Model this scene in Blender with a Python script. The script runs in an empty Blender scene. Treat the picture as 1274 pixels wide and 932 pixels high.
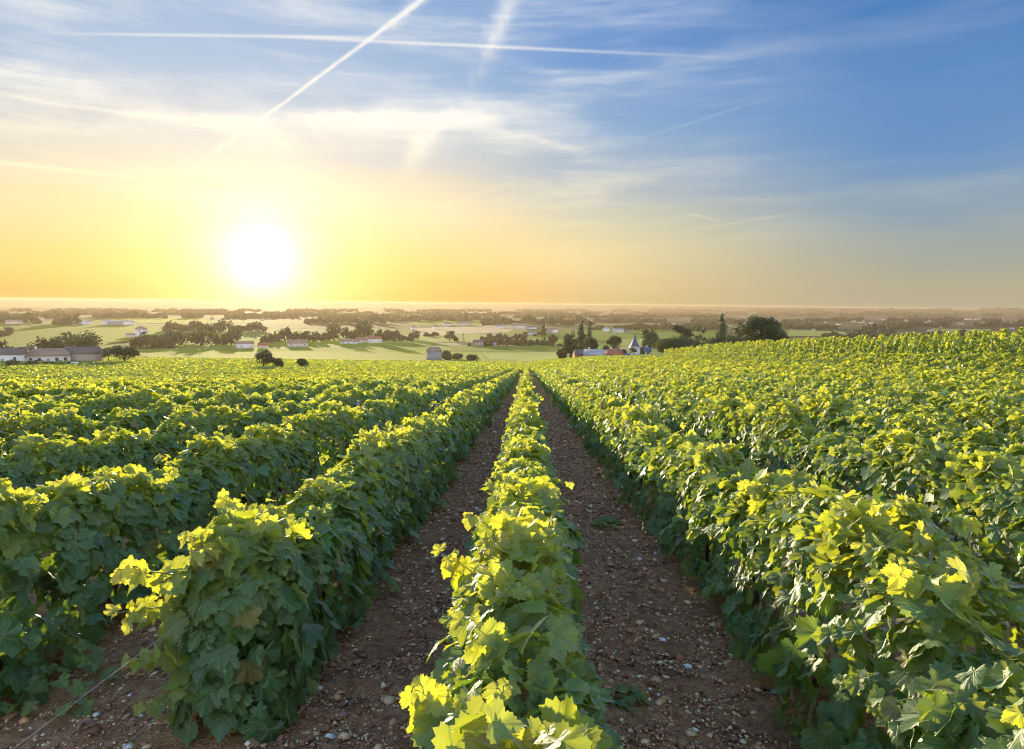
import bpy, math, random
import numpy as np
from mathutils import Matrix, Vector
R = math.radians
rng = np.random.default_rng(7)
random.seed(7)
sc = bpy.context.scene
COL = sc.collection

# ------------------------------------------------------------------ camera
F = 800.0; CX, CY = 637.0, 466.0          # the photograph's pixels (1274 x 932)
CAMH = 2.0
PITCH = math.degrees(math.atan(88 / F)); YAW = 1.25; ROLL = 0.62
RM = (Matrix.Rotation(R(YAW), 3, 'Z') @ Matrix.Rotation(R(90 - PITCH), 3, 'X') @ Matrix.Rotation(R(ROLL), 3, 'Z'))
cam_d = bpy.data.cameras.new('camera'); cam = bpy.data.objects.new('camera', cam_d); COL.objects.link(cam)
cam.matrix_world = Matrix.Translation((0, 0, CAMH)) @ RM.to_4x4()
cam_d.sensor_width = 36; cam_d.lens = 36 * F / 1274; cam_d.clip_start = 0.05; cam_d.clip_end = 60000
sc.camera = cam

def pdir(px, py):
    v = RM @ Vector(((px - CX) / F, -(py - CY) / F, -1.0)); return v.normalized()

# ------------------------------------------------------------------ render, view
sc.render.engine = 'CYCLES'
sc.cycles.use_denoising = True
sc.cycles.max_bounces = 6; sc.cycles.diffuse_bounces = 3; sc.cycles.transmission_bounces = 3; sc.cycles.glossy_bounces = 2
sc.cycles.volume_bounces = 0
sc.cycles.use_adaptive_sampling = True; sc.cycles.adaptive_threshold = 0.02
sc.view_settings.view_transform = 'Standard'; sc.view_settings.look = 'None'
sc.view_settings.gamma = 1.0; sc.view_settings.use_curve_mapping = False
sc.view_settings.exposure = 0.8
sc.cycles.pixel_filter_type = 'BLACKMAN_HARRIS'; sc.cycles.filter_width = 1.0

# ------------------------------------------------------------------ sun
SUN = pdir(325, 322)
sun_el = math.asin(SUN.z); sun_az = math.atan2(SUN.x, SUN.y)
ld = bpy.data.lights.new('sun', 'SUN'); ld.energy = 5.0; ld.angle = R(0.6); ld.color = (1.0, 0.80, 0.46)
lo = bpy.data.objects.new('sun', ld); COL.objects.link(lo)
lo.rotation_euler = (-SUN).to_track_quat('-Z', 'Y').to_euler()

# ------------------------------------------------------------------ node expression helper
class X:
    nt = None
    def __init__(s, sock): s.s = sock
    @staticmethod
    def m(op, *a, clamp=False):
        n = X.nt.nodes.new('ShaderNodeMath'); n.operation = op; n.use_clamp = clamp
        for i, v in enumerate(a):
            if isinstance(v, X): X.nt.links.new(v.s, n.inputs[i])
            else: n.inputs[i].default_value = v
        return X(n.outputs[0])
    def __add__(a, b): return X.m('ADD', a, b)
    __radd__ = __add__
    def __sub__(a, b): return X.m('SUBTRACT', a, b)
    def __rsub__(a, b): return X.m('SUBTRACT', b, a)
    def __mul__(a, b): return X.m('MULTIPLY', a, b)
    __rmul__ = __mul__
    def __truediv__(a, b): return X.m('DIVIDE', a, b)
    def abs(a): return X.m('ABSOLUTE', a)
    def clamp(a): return X.m('ADD', a, 0.0, clamp=True)
def gauss(x, w):
    q = x * (1.0 / w); return X.m('POWER', math.e, (q * q) * -1.0)
def sstep(x, a, b):
    n = X.nt.nodes.new('ShaderNodeMapRange'); n.interpolation_type = 'SMOOTHSTEP'
    X.nt.links.new(x.s, n.inputs[0]); n.inputs[1].default_value = a; n.inputs[2].default_value = b
    return X(n.outputs[0])
def vdot(v, c):
    n = X.nt.nodes.new('ShaderNodeVectorMath'); n.operation = 'DOT_PRODUCT'
    X.nt.links.new(v, n.inputs[0]); n.inputs[1].default_value = c; return X(n.outputs['Value'])
def combine(x, y, z):
    n = X.nt.nodes.new('ShaderNodeCombineXYZ')
    for i, v in enumerate((x, y, z)):
        if isinstance(v, X): X.nt.links.new(v.s, n.inputs[i])
        else: n.inputs[i].default_value = v
    return n.outputs[0]
def noise(vec, scale, detail=4, rough=0.55, dist=0.0, col=False):
    n = X.nt.nodes.new('ShaderNodeTexNoise'); X.nt.links.new(vec, n.inputs['Vector'])
    n.inputs['Scale'].default_value = scale; n.inputs['Detail'].default_value = detail
    n.inputs['Roughness'].default_value = rough; n.inputs['Distortion'].default_value = dist
    return n.outputs['Color'] if col else X(n.outputs['Fac'])
def lin(c):
    return tuple(((v / 255) / 12.92 if v / 255 <= .04045 else ((v / 255 + .055) / 1.055) ** 2.4) for v in c)
def ramp(x, stops, interp='LINEAR'):
    n = X.nt.nodes.new('ShaderNodeValToRGB'); n.color_ramp.interpolation = interp
    if x is not None: X.nt.links.new(x.s, n.inputs[0])
    e = n.color_ramp.elements
    while len(e) < len(stops): e.new(0.5)
    for i, (p, c) in enumerate(stops):
        e[i].position = p; e[i].color = (*c[:3], 1)
    return n.outputs[0]
def mixc(f, a, b, mode='MIX'):
    n = X.nt.nodes.new('ShaderNodeMix'); n.data_type = 'RGBA'; n.blend_type = mode; n.clamp_result = False
    for s, v in ((n.inputs[0], f), (n.inputs[6], a), (n.inputs[7], b)):
        if isinstance(v, X): X.nt.links.new(v.s, s)
        elif isinstance(v, (int, float)): s.default_value = v
        elif isinstance(v, tuple): s.default_value = (*v[:3], 1)
        else: X.nt.links.new(v, s)
    return n.outputs[2]

# ------------------------------------------------------------------ world sky
w = bpy.data.worlds.new('World'); sc.world = w; w.use_nodes = True
nt = w.node_tree; nt.nodes.clear(); X.nt = nt
out = nt.nodes.new('ShaderNodeOutputWorld')
tc = nt.nodes.new('ShaderNodeTexCoord'); D = tc.outputs['Generated']
dz = vdot(D, (0, 0, 1)); dx = vdot(D, (1, 0, 0)); dy = vdot(D, (0, 1, 0))
elev = X.m('ARCSINE', dz) * (180 / math.pi)                      # degrees
hl = X.m('SQRT', dx * dx + dy * dy + 1e-6)
sh = Vector((SUN.x, SUN.y, 0)).normalized()
azs = X.m('ARCCOSINE', ((dx * sh.x + dy * sh.y) / hl) * 0.99999) * (180 / math.pi)
gam = X.m('ARCCOSINE', vdot(D, tuple(SUN)) * 0.999999) * (180 / math.pi)
# planar coordinates of a high cloud layer
pz = dz + 0.05
P = combine(dx / pz, dy / pz, 0.0)
warp = noise(P, 0.6, 3)
e1 = elev + (noise(combine(dx * 1.0, dy * 1.0, dz * 9.0), 3.0, 4) - 0.5) * 3.0
ef = (e1 * (1 / 90.0)).clamp()
def rp(*a): return [(p / 90.0, tuple(v for v in lin(c))) for p, c in a]
near = ramp(ef, rp((0, (232, 184, 104)), (1.2, (248, 194, 106)), (3.2, (252, 208, 124)), (6, (250, 218, 156)), (8.5, (240, 224, 186)), (12, (204, 206, 206)), (17, (160, 188, 220)), (23, (128, 168, 216)), (32, (84, 134, 200)), (60, (84, 128, 190)), (90, (100, 136, 186))))
mid = ramp(ef, rp((0, (216, 196, 136)), (1.5, (230, 204, 150)), (4, (238, 218, 164)), (7, (220, 214, 180)), (10, (186, 194, 200)), (14, (148, 178, 212)), (19, (114, 158, 212)), (25, (82, 138, 208)), (40, (70, 120, 190)), (70, (90, 130, 185)), (90, (100, 136, 186))))
far = ramp(ef, rp((0, (190, 180, 152)), (1.5, (184, 176, 150)), (4, (164, 170, 162)), (7, (138, 160, 178)), (11, (104, 148, 196)), (16, (94, 142, 198)), (21, (64, 124, 190)), (26, (42, 108, 180)), (40, (60, 112, 180)), (70, (90, 130, 185)), (90, (100, 136, 186))))
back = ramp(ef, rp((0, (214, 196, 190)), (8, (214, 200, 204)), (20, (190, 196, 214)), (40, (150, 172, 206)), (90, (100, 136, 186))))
c = mixc(sstep(azs, 12, 30), near, mid)
c = mixc(sstep(azs, 24, 54), c, far)
bk = nt.nodes.new('ShaderNodeVectorMath'); bk.operation = 'SCALE'; nt.links.new(back, bk.inputs[0]); bk.inputs['Scale'].default_value = 2.3  # unseen sky behind the camera, brightened to add fill light on the foreground
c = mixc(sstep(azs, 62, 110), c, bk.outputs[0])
# warm aureole of the sun
g1 = X.m('POWER', math.e, gam * (-1 / 1.7)) * 2.3
g2 = X.m('POWER', math.e, gam * (-1 / 4.0)) * 0.62
g3 = X.m('POWER', math.e, gam * (-1 / 11.0)) * 0.24
def scaled(x, col):
    n = nt.nodes.new('ShaderNodeVectorMath'); n.operation = 'SCALE'; n.inputs[0].default_value = col
    nt.links.new(x.s, n.inputs['Scale']); return n.outputs[0]
def addc(a, b):
    n = nt.nodes.new('ShaderNodeVectorMath'); n.operation = 'ADD'; nt.links.new(a, n.inputs[0]); nt.links.new(b, n.inputs[1]); return n.outputs[0]
c = addc(c, scaled(g1, (1.0, 0.95, 0.80))); c = addc(c, scaled(g2, (1.0, 0.88, 0.58))); c = addc(c, scaled(g3, (1.0, 0.86, 0.62)))
# contrails and cirrus: great-circle strips
fine = noise(D, 55, 5, 0.65); med = noise(D, 14, 5, 0.6); 
mp = nt.nodes.new('ShaderNodeVectorMath'); mp.operation = 'MULTIPLY'; nt.links.new(D, mp.inputs[0]); mp.inputs[1].default_value = (1, 1, 7)
streak = noise(mp.outputs[0], 3.2, 8, 0.6, 0.25)
def trail(p1, p2, w1, w2, amp, wob=0.0, tex=None, fade=0.15, soft=None):
    a, b = pdir(*p1), pdir(*p2); n = a.cross(b).normalized(); u = (b - a).normalized(); a0, b0 = a.dot(u), b.dot(u)
    t = (vdot(D, tuple(u)) - a0) * (1 / (b0 - a0))
    dist = vdot(D, tuple(n))
    if wob: dist = dist + (med - 0.5) * wob
    wd = ((t * (w2 - w1) + w1) * (1 / F)); q = dist / X.m('MAXIMUM', wd, 0.3 / F)
    g = X.m('POWER', math.e, (q * q) * -1.0)
    m = g * sstep(t, 0.0, fade) * sstep(1.0 - t, 0.0, fade) * amp * sstep(vdot(D, tuple((a + b).normalized())), 0.0, 0.2)
    if tex is not None: m = m * tex
    return m
tf = sstep(fine, 0.25, 0.6); ts = sstep(streak, 0.38, 0.68)
M = trail((10, 41), (560, 48), 1.2, 2.0, 0.5, 0.0, None, 0.3)
M = M + trail((300, 43.5), (1040, 78), 1.9, 1.5, 0.6, 0.0, None, 0.2) * sstep(1.0 - (azs - 8) * 0.027, 0.0, 0.8)
M = M + trail((200, 238), (300, 162), 1.0, 1.8, 0.9, 0.003, tf, 0.3)
M = M + trail((255, 200), (536, -8), 1.1, 2.4, 0.95, 0.003, tf * 0.4 + 0.6, 0.06)
M = M + trail((470, 52), (560, -40), 4, 10, 0.4, 0.01, tf, 0.2)
M = M + trail((490, 240), (668, -30), 12, 11, 0.6, 0.05, sstep(med, 0.3, 0.65), 0.2)
M = M + trail((-60, 196), (330, 238), 2.2, 2.0, 0.9, 0.006, tf * 0.5 + 0.5, 0.15)
M = M + trail((-120, 118), (380, 176), 18, 9, 0.95, 0.035, ts, 0.1)
M = M + trail((-200, 150), (720, 172), 30, 30, 0.42, 0.06, sstep(med, 0.2, 0.7), 0.2)
M = M + trail((100, 150), (640, 146), 6, 9, 0.9, 0.02, ts * 0.7 + 0.3, 0.2)
M = M + trail((200, 178), (700, 200), 8, 14, 0.25, 0.05, ts, 0.2)
M = M + trail((-80, 85), (170, 122), 12, 8, 0.7, 0.04, ts, 0.3)
M = M + trail((560, 150), (760, 196), 5, 4, 0.25, 0.03, ts, 0.3)
M = M + trail((740, 190), (990, 112), 1.5, 1.5, 0.08, 0.004, None, 0.3)
M = M + trail((470, 282), (660, 220), 1.5, 2, 0.18, 0.004, None, 0.3)
M = M + trail((820, 292), (1010, 262), 1.5, 2, 0.12, 0.006, None, 0.3)
M = M + trail((852, 265), (902, 276), 1.2, 1.2, 0.2, 0.0, None, 0.3)
M = M + trail((1050, 268), (1160, 276), 2, 2, 0.16, 0.0, ts, 0.3)
veil = sstep(streak, 0.42, 0.8) * sstep(elev, 1.5, 9) * (1.0 - sstep(elev, 22, 45)) * (1.0 - sstep(azs, 22, 52)) * 0.7
veil = veil + sstep(noise(mp.outputs[0], 1.6, 5, 0.55, 0.5), 0.45, 0.75) * sstep(elev, 2, 8) * 0.14
M = (M + veil).clamp()
ccol = ramp((elev * (1 / 30.0)).clamp(), [(0, lin((250, 214, 140))), (0.3, lin((262, 246, 206))), (0.5, lin((256, 252, 244))), (1.0, lin((236, 240, 246)))])
c = mixc(M * (1.0 - sstep(azs, 90, 150) * 0.6), c, ccol)
sky = nt.nodes.new('ShaderNodeTexSky'); sky.sky_type = 'NISHITA'; sky.sun_disc = False
sky.sun_elevation = sun_el; sky.sun_rotation = sun_az; sky.altitude = 200; sky.dust_density = 1.5; sky.air_density = 1.0
b1 = nt.nodes.new('ShaderNodeBackground'); nsc = nt.nodes.new('ShaderNodeVectorMath'); nsc.operation = 'SCALE'; nt.links.new(sky.outputs[0], nsc.inputs[0]); nsc.inputs['Scale'].default_value = 0.15; nt.links.new(nsc.outputs[0], b1.inputs[0]); b1.inputs[1].default_value = 0.05
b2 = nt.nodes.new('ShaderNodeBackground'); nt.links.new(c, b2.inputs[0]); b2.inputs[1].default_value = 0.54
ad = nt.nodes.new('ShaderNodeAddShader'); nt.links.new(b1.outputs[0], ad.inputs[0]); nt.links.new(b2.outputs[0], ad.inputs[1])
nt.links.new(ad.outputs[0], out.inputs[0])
w.cycles.sampling_method = 'MANUAL'; w.cycles.sample_map_resolution = 1024

# ------------------------------------------------------------------ terrain height
def smooth(x, a, b):
    t = np.clip((x - a) / (b - a), 0, 1); return t * t * (3 - 2 * t)
_py = np.array([-400, 0, 150, 330, 450, 600, 800, 1000, 1500, 3000, 14000, 40000], float)
_pz = np.array([35.9, 0, -13.47, -29.6, -38.6, -45.5, -49.5, -51, -52, -54, -54, -54], float)
_yy = np.concatenate([np.arange(-400, 2000, 4.0), np.arange(2000, 40001, 200.0)])
_zz = np.interp(_yy, _py, _pz)
_k = np.ones(21) / 21; _n = int((_yy < 1900).sum())
_zs = _zz.copy(); _t = np.convolve(_zz[:_n + 20], _k, 'same'); _zs[12:_n] = _t[12:_n]
_m = (_yy > 0) & (_yy < 150 - 42); _zs[_m] = -0.0898 * _yy[_m]; _zs[_yy <= 0] = -0.0898 * _yy[_yy <= 0]
def zg(x, y):
    x = np.asarray(x, float); y = np.asarray(y, float)
    z = np.interp(y, _yy, _zs)
    xp = np.maximum(x, 0); xe = 62 * (1 - np.exp(-xp / 62)); yp = np.maximum(y, 0); ye = 170 * (1 - np.exp(-yp / 170.0))
    z = z + 0.00125 * xe * ye * (1 - smooth(y, 260, 700))
    z = z + 1.25 * smooth(x, 23, 33) * smooth(y, 8, 42) * (1 - smooth(y, 85, 170))
    dip = smooth(y, 0, 90) * np.exp(-(np.maximum(y, 0) / 190.0) ** 2.5); xn = np.minimum(np.maximum(-x, 0), 130)
    z = z - dip * (0.056 * xn + 0.35)
    # distant relief
    f = smooth(y, 1500, 5000) * (1 - 0.9 * smooth(y, 5000, 7500))
    z = z + f * (7 * np.sin(x / 900 + y / 1500) + 5 * np.sin(x / 370 - y / 800 + 1) + 4 * np.sin(y / 420 + x / 2100))
    z = z + smooth(y, 6000, 9000) * (52.5 + 2 * np.sin(x / 2600 + 0.6) + 1 * np.sin(x / 900 + 2) - 12 * smooth(x, 2500, 8000))
    return z
def zg1(x, y): return float(zg(x, y))
_T = np.exp(np.linspace(0, math.log(13000), 2600))
def ground_hit(px, py):
    d = pdir(px, py)
    g_ = CAMH + d.z * _T - zg(d.x * _T, d.y * _T); w_ = np.nonzero(g_ < 0)[0]
    if len(w_) == 0: t = 12000.0
    else:
        k_ = max(w_[0], 1); a_, b_ = g_[k_ - 1], g_[k_]; t = float(_T[k_ - 1] + (_T[k_] - _T[k_ - 1]) * a_ / (a_ - b_))
    return d.x * t, d.y * t, zg1(d.x * t, d.y * t), t

# ------------------------------------------------------------------ object helpers
def tag(o, label=None, cat=None, group=None, kind=None):
    if label: o['label'] = label
    if cat: o['category'] = cat
    if group: o['group'] = group
    if kind: o['kind'] = kind
    return o
def empty(name, loc, rz=0.0, **k):
    o = bpy.data.objects.new(name, None); COL.objects.link(o); o.location = loc; o.rotation_euler = (0, 0, rz)
    o.empty_display_size = 0.3
    return tag(o, **k)
def mesh_obj(name, V, faces, mat, parent=None, tone=None, uv=None, smooth_=False, loc=None):
    """V (n,3); faces (m,k) int array, all same k, or list of such arrays."""
    me = bpy.data.meshes.new(name); V = np.ascontiguousarray(V, np.float32)
    fl = faces if isinstance(faces, list) else [faces]
    fl = [np.asarray(f, np.int32) for f in fl if len(f)]
    loops = np.concatenate([f.ravel() for f in fl]); tot = np.concatenate([np.full(len(f), f.shape[1], np.int32) for f in fl])
    st = np.concatenate([[0], np.cumsum(tot)[:-1]]).astype(np.int32)
    me.vertices.add(len(V)); me.vertices.foreach_set('co', V.ravel())
    me.loops.add(len(loops)); me.loops.foreach_set('vertex_index', loops)
    me.polygons.add(len(tot)); me.polygons.foreach_set('loop_start', st); me.polygons.foreach_set('loop_total', tot)
    if smooth_: me.polygons.foreach_set('use_smooth', np.ones(len(tot), bool))
    if tone is not None:
        a = me.attributes.new('tone', 'FLOAT_COLOR', 'POINT'); a.data.foreach_set('color', np.ascontiguousarray(tone, np.float32).ravel())
    if uv is not None:
        u = me.uv_layers.new(name='leafuv'); u.data.foreach_set('uv', np.ascontiguousarray(uv[loops], np.float32).ravel())
    me.update(calc_edges=True)
    o = bpy.data.objects.new(name, me); COL.objects.link(o); me.materials.append(mat)
    if parent is not None: o.parent = parent
    if loc is not None: o.location = loc
    return o
class MB:
    """collects simple solids for one mesh"""
    def __init__(s): s.v = []; s.t = {}; s.n = 0
    def add(s, V, faces):
        for f in faces: s.t.setdefault(len(f), []).append([i + s.n for i in f])
        s.v.extend([tuple(p) for p in V]); s.n += len(V)
    def box(s, x0, x1, y0, y1, z0, z1):
        s.add([(x0, y0, z0), (x1, y0, z0), (x1, y1, z0), (x0, y1, z0), (x0, y0, z1), (x1, y0, z1), (x1, y1, z1), (x0, y1, z1)],
              [(0, 3, 2, 1), (4, 5, 6, 7), (0, 1, 5, 4), (1, 2, 6, 5), (2, 3, 7, 6), (3, 0, 4, 7)])
    def tube(s, pts, radii, n=6):
        pts = [Vector(p) for p in pts]; V = []
        if isinstance(radii, (int, float)): radii = [radii] * len(pts)
        for i, p in enumerate(pts):
            t = (pts[min(i + 1, len(pts) - 1)] - pts[max(i - 1, 0)]).normalized()
            a = t.cross(Vector((0.13, 0.97, 0.21))); a = a.normalized() if a.length > .05 else t.cross(Vector((1, 0, 0))).normalized(); b = t.cross(a)
            for k in range(n):
                q = 2 * math.pi * k / n; V.append(p + (a * math.cos(q) + b * math.sin(q)) * radii[i])
        Fc = []
        for i in range(len(pts) - 1):
            for k in range(n): Fc.append((i * n + k, i * n + (k + 1) % n, (i + 1) * n + (k + 1) % n, (i + 1) * n + k))
        Fc.append(tuple(range(n))[::-1]); Fc.append(tuple((len(pts) - 1) * n + k for k in range(n)))
        s.add(V, Fc)
    def build(s, name, mat, parent=None, smooth_=False):
        return mesh_obj(name, np.array(s.v), [np.array(f) for f in s.t.values()], mat, parent, smooth_=smooth_)

# ------------------------------------------------------------------ materials
def new_mat(name):
    m = bpy.data.materials.new(name); m.use_nodes = True; n = m.node_tree; n.nodes.clear(); X.nt = n
    o = n.nodes.new('ShaderNodeOutputMaterial'); return m, n, o
def attr(name):
    a = X.nt.nodes.new('ShaderNodeAttribute'); a.attribute_name = name; return a
def bump(h, strength=0.5, dist=0.01):
    b = X.nt.nodes.new('ShaderNodeBump'); b.inputs['Strength'].default_value = strength; b.inputs['Distance'].default_value = dist
    X.nt.links.new(h.s, b.inputs['Height']); return b.outputs[0]

def leaf_material(name, veins, mature, young, t_mature, t_young, gloss=0.35, trans=0.5):
    m, n, o = new_mat(name)
    a = attr('tone'); sep = n.nodes.new('ShaderNodeSeparateColor'); n.links.new(a.outputs['Color'], sep.inputs[0])
    yg, hue, val = X(sep.outputs[0]), X(sep.outputs[1]), X(sep.outputs[2])
    geo = n.nodes.new('ShaderNodeNewGeometry'); back = X(geo.outputs['Backfacing'])
    base = mixc(yg, mature, young)
    base = mixc((hue - 0.5) * 0.5 + 0.2, base, (mature[0] * 0.6, mature[1] * 0.85, mature[2] * 1.5))
    base = mixc(sstep(hue, 0.955, 0.975) * 0.75, base, (0.26, 0.17, 0.05))
    tcol = mixc(yg, t_mature, t_young)
    tco = n.nodes.new('ShaderNodeTexCoord')
    blot = noise(tco.outputs['Object'], 22, 3)
    v = (val * 0.75 + 0.62) * (blot * 0.5 + 0.75)
    nrm = None
    if veins:
        uvn = n.nodes.new('ShaderNodeUVMap'); uvn.uv_map = 'leafuv'; sp = n.nodes.new('ShaderNodeSeparateXYZ'); n.links.new(uvn.outputs[0], sp.inputs[0])
        ux, uy = X(sp.outputs[0]), X(sp.outputs[1]); ax = ux.abs()
        ln = gauss(ax, 0.018)
        for dxx, dyy in ((0.72, 0.70), (0.985, 0.17), (0.62, -0.78)):
            dist = (ax * dyy - uy * dxx).abs(); along = ax * dxx + uy * dyy
            ln = X.m('MAXIMUM', ln, gauss(dist, 0.015) * sstep(along, 0.0, 0.04))
        # secondary veins, in a herringbone off the midrib
        wv = X.m('ABSOLUTE', X.m('SINE', (uy - ax * 0.8) * 28.0)); sec = (1.0 - sstep(wv, 0.0, 0.16)) * 0.45
        ln = X.m('MAXIMUM', ln, sec).clamp()
        base = mixc(ln * 0.7, base, (0.34, 0.42, 0.16)); tcol = mixc(ln * 0.6, tcol, (0.20, 0.26, 0.04))
        cell = n.nodes.new('ShaderNodeTexVoronoi'); cell.inputs['Scale'].default_value = 16; n.links.new(uvn.outputs[0], cell.inputs['Vector'])
        nrm = bump((X(cell.outputs['Distance']) * 0.4) - ln * 0.8, 0.55, 0.004)
        spot = sstep(noise(tco.outputs['Object'], 60, 2), 0.70, 0.76) * sstep(hue, 0.55, 0.9)
        base = mixc(spot * 0.6, base, (0.22, 0.16, 0.05))
    vm = n.nodes.new('ShaderNodeVectorMath'); vm.operation = 'SCALE'; n.links.new(base, vm.inputs[0]); n.links.new(v.s, vm.inputs['Scale'])
    under = mixc(0.42, vm.outputs[0], (0.16, 0.22, 0.12))
    bc = mixc(back, vm.outputs[0], under)
    df = n.nodes.new('ShaderNodeBsdfDiffuse'); n.links.new(bc, df.inputs[0])
    tr = n.nodes.new('ShaderNodeBsdfTranslucent'); n.links.new(tcol, tr.inputs[0])
    if nrm: n.links.new(nrm, df.inputs['Normal'])
    mx = n.nodes.new('ShaderNodeMixShader'); n.links.new((yg * 0.26 + (trans - 0.2)).s, mx.inputs[0])
    n.links.new(df.outputs[0], mx.inputs[1]); n.links.new(tr.outputs[0], mx.inputs[2])
    gl = n.nodes.new('ShaderNodeBsdfGlossy'); gl.inputs['Roughness'].default_value = 0.5; gl.inputs['Color'].default_value = (0.9, 0.95, 1, 1)
    if nrm: n.links.new(nrm, gl.inputs['Normal'])
    fr = n.nodes.new('ShaderNodeFresnel'); fr.inputs[0].default_value = 1.45
    fac = X(fr.outputs[0]) * gloss * (1.0 - back * 0.6) + 0.02
    m2 = n.nodes.new('ShaderNodeMixShader'); n.links.new(fac.s, m2.inputs[0]); n.links.new(mx.outputs[0], m2.inputs[1]); n.links.new(gl.outputs[0], m2.inputs[2])
    n.links.new(m2.outputs[0], o.inputs[0]); return m
MAT_LEAF = leaf_material('vine_leaf', True, (0.070, 0.158, 0.048), (0.17, 0.29, 0.05), (0.40, 0.62, 0.02), (0.95, 0.93, 0.05), 0.6, 0.57)
MAT_LEAF_FAR = leaf_material('vine_leaf_distant', False, (0.070, 0.152, 0.045), (0.18, 0.29, 0.05), (0.36, 0.54, 0.02), (0.95, 0.93, 0.05), 0.4, 0.56)
MAT_TREE = leaf_material('tree_leaf', False, (0.028, 0.055, 0.016), (0.075, 0.115, 0.022), (0.07, 0.11, 0.015), (0.20, 0.24, 0.03), 0.25, 0.35)

def plain(name, col, rough=0.8, var=0.25, scale=8.0, bmp=0.3, metal=0.0, space='Object'):
    m, n, o = new_mat(name); t = n.nodes.new('ShaderNodeTexCoord')
    f = noise(t.outputs[space], scale, 5, 0.6)
    cc = mixc(f, tuple(v * (1 - var) for v in col), tuple(min(v * (1 + var), 1) for v in col))
    p = n.nodes.new('ShaderNodeBsdfPrincipled'); n.links.new(cc, p.inputs['Base Color']); p.inputs['Roughness'].default_value = rough
    p.inputs['Metallic'].default_value = metal
    if bmp: n.links.new(bump(f, bmp, 0.02), p.inputs['Normal'])
    n.links.new(p.outputs[0], o.inputs[0]); return m
M_BARK = plain('bark', (0.09, 0.065, 0.045), 0.9, 0.5, 30, 0.8)
M_CANE = plain('cane', (0.20, 0.22, 0.06), 0.6, 0.4, 20, 0.2)
M_WIRE = plain('wire', (0.42, 0.38, 0.34), 0.45, 0.2, 40, 0.0, 0.6)
M_POST = plain('weathered_wood', (0.26, 0.22, 0.18), 0.85, 0.35, 25, 0.5)
M_RENDER = plain('cream_render', (0.74, 0.66, 0.56), 0.9, 0.1, 1.5, 0.1)
M_WHITE = plain('white_render', (0.85, 0.83, 0.80), 0.9, 0.08, 1.5, 0.1)
M_STONE = plain('stone_wall', (0.44, 0.36, 0.28), 0.95, 0.3, 2.5, 0.4)
M_GREYWALL = plain('grey_wall', (0.34, 0.34, 0.36), 0.95, 0.2, 2.0, 0.3)
M_TILE_TAN = plain('tan_tiles', (0.36, 0.24, 0.16), 0.9, 0.25, 3, 0.3)
M_TILE_RED = plain('red_tiles', (0.42, 0.16, 0.09), 0.9, 0.3, 3, 0.3)
M_TILE_GREY = plain('grey_brown_tiles', (0.17, 0.14, 0.12), 0.9, 0.25, 3, 0.3)
M_SLATE = plain('blue_slate', (0.10, 0.12, 0.19), 0.55, 0.2, 3, 0.2)
M_METROOF = plain('pale_sheet_roof', (0.42, 0.42, 0.44), 0.6, 0.15, 2, 0.1)
M_GLASS = plain('window_glass', (0.04, 0.045, 0.05), 0.15, 0.2, 3, 0.0)
M_SHUT = plain('shutter', (0.35, 0.33, 0.30), 0.7, 0.2, 3, 0.0)
M_STEEL = plain('galvanised_steel', (0.30, 0.30, 0.30), 0.5, 0.2, 3, 0.0, 0.4)
M_DRY = plain('dry_leaf', (0.27, 0.15, 0.095), 0.9, 0.6, 9, 0.3)

def stone_mat():
    m, n, o = new_mat('pebble'); a = attr('tone')
    t = n.nodes.new('ShaderNodeTexCoord'); f = noise(t.outputs['Object'], 45, 4)
    vm = n.nodes.new('ShaderNodeVectorMath'); vm.operation = 'SCALE'; n.links.new(a.outputs['Color'], vm.inputs[0]); n.links.new((f * 0.7 + 0.6).s, vm.inputs['Scale'])
    p = n.nodes.new('ShaderNodeBsdfPrincipled'); n.links.new(vm.outputs[0], p.inputs['Base Color']); p.inputs['Roughness'].default_value = 0.8
    n.links.new(bump(f, 0.5, 0.004), p.inputs['Normal']); n.links.new(p.outputs[0], o.inputs[0]); return m
M_PEBBLE = stone_mat()

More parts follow.
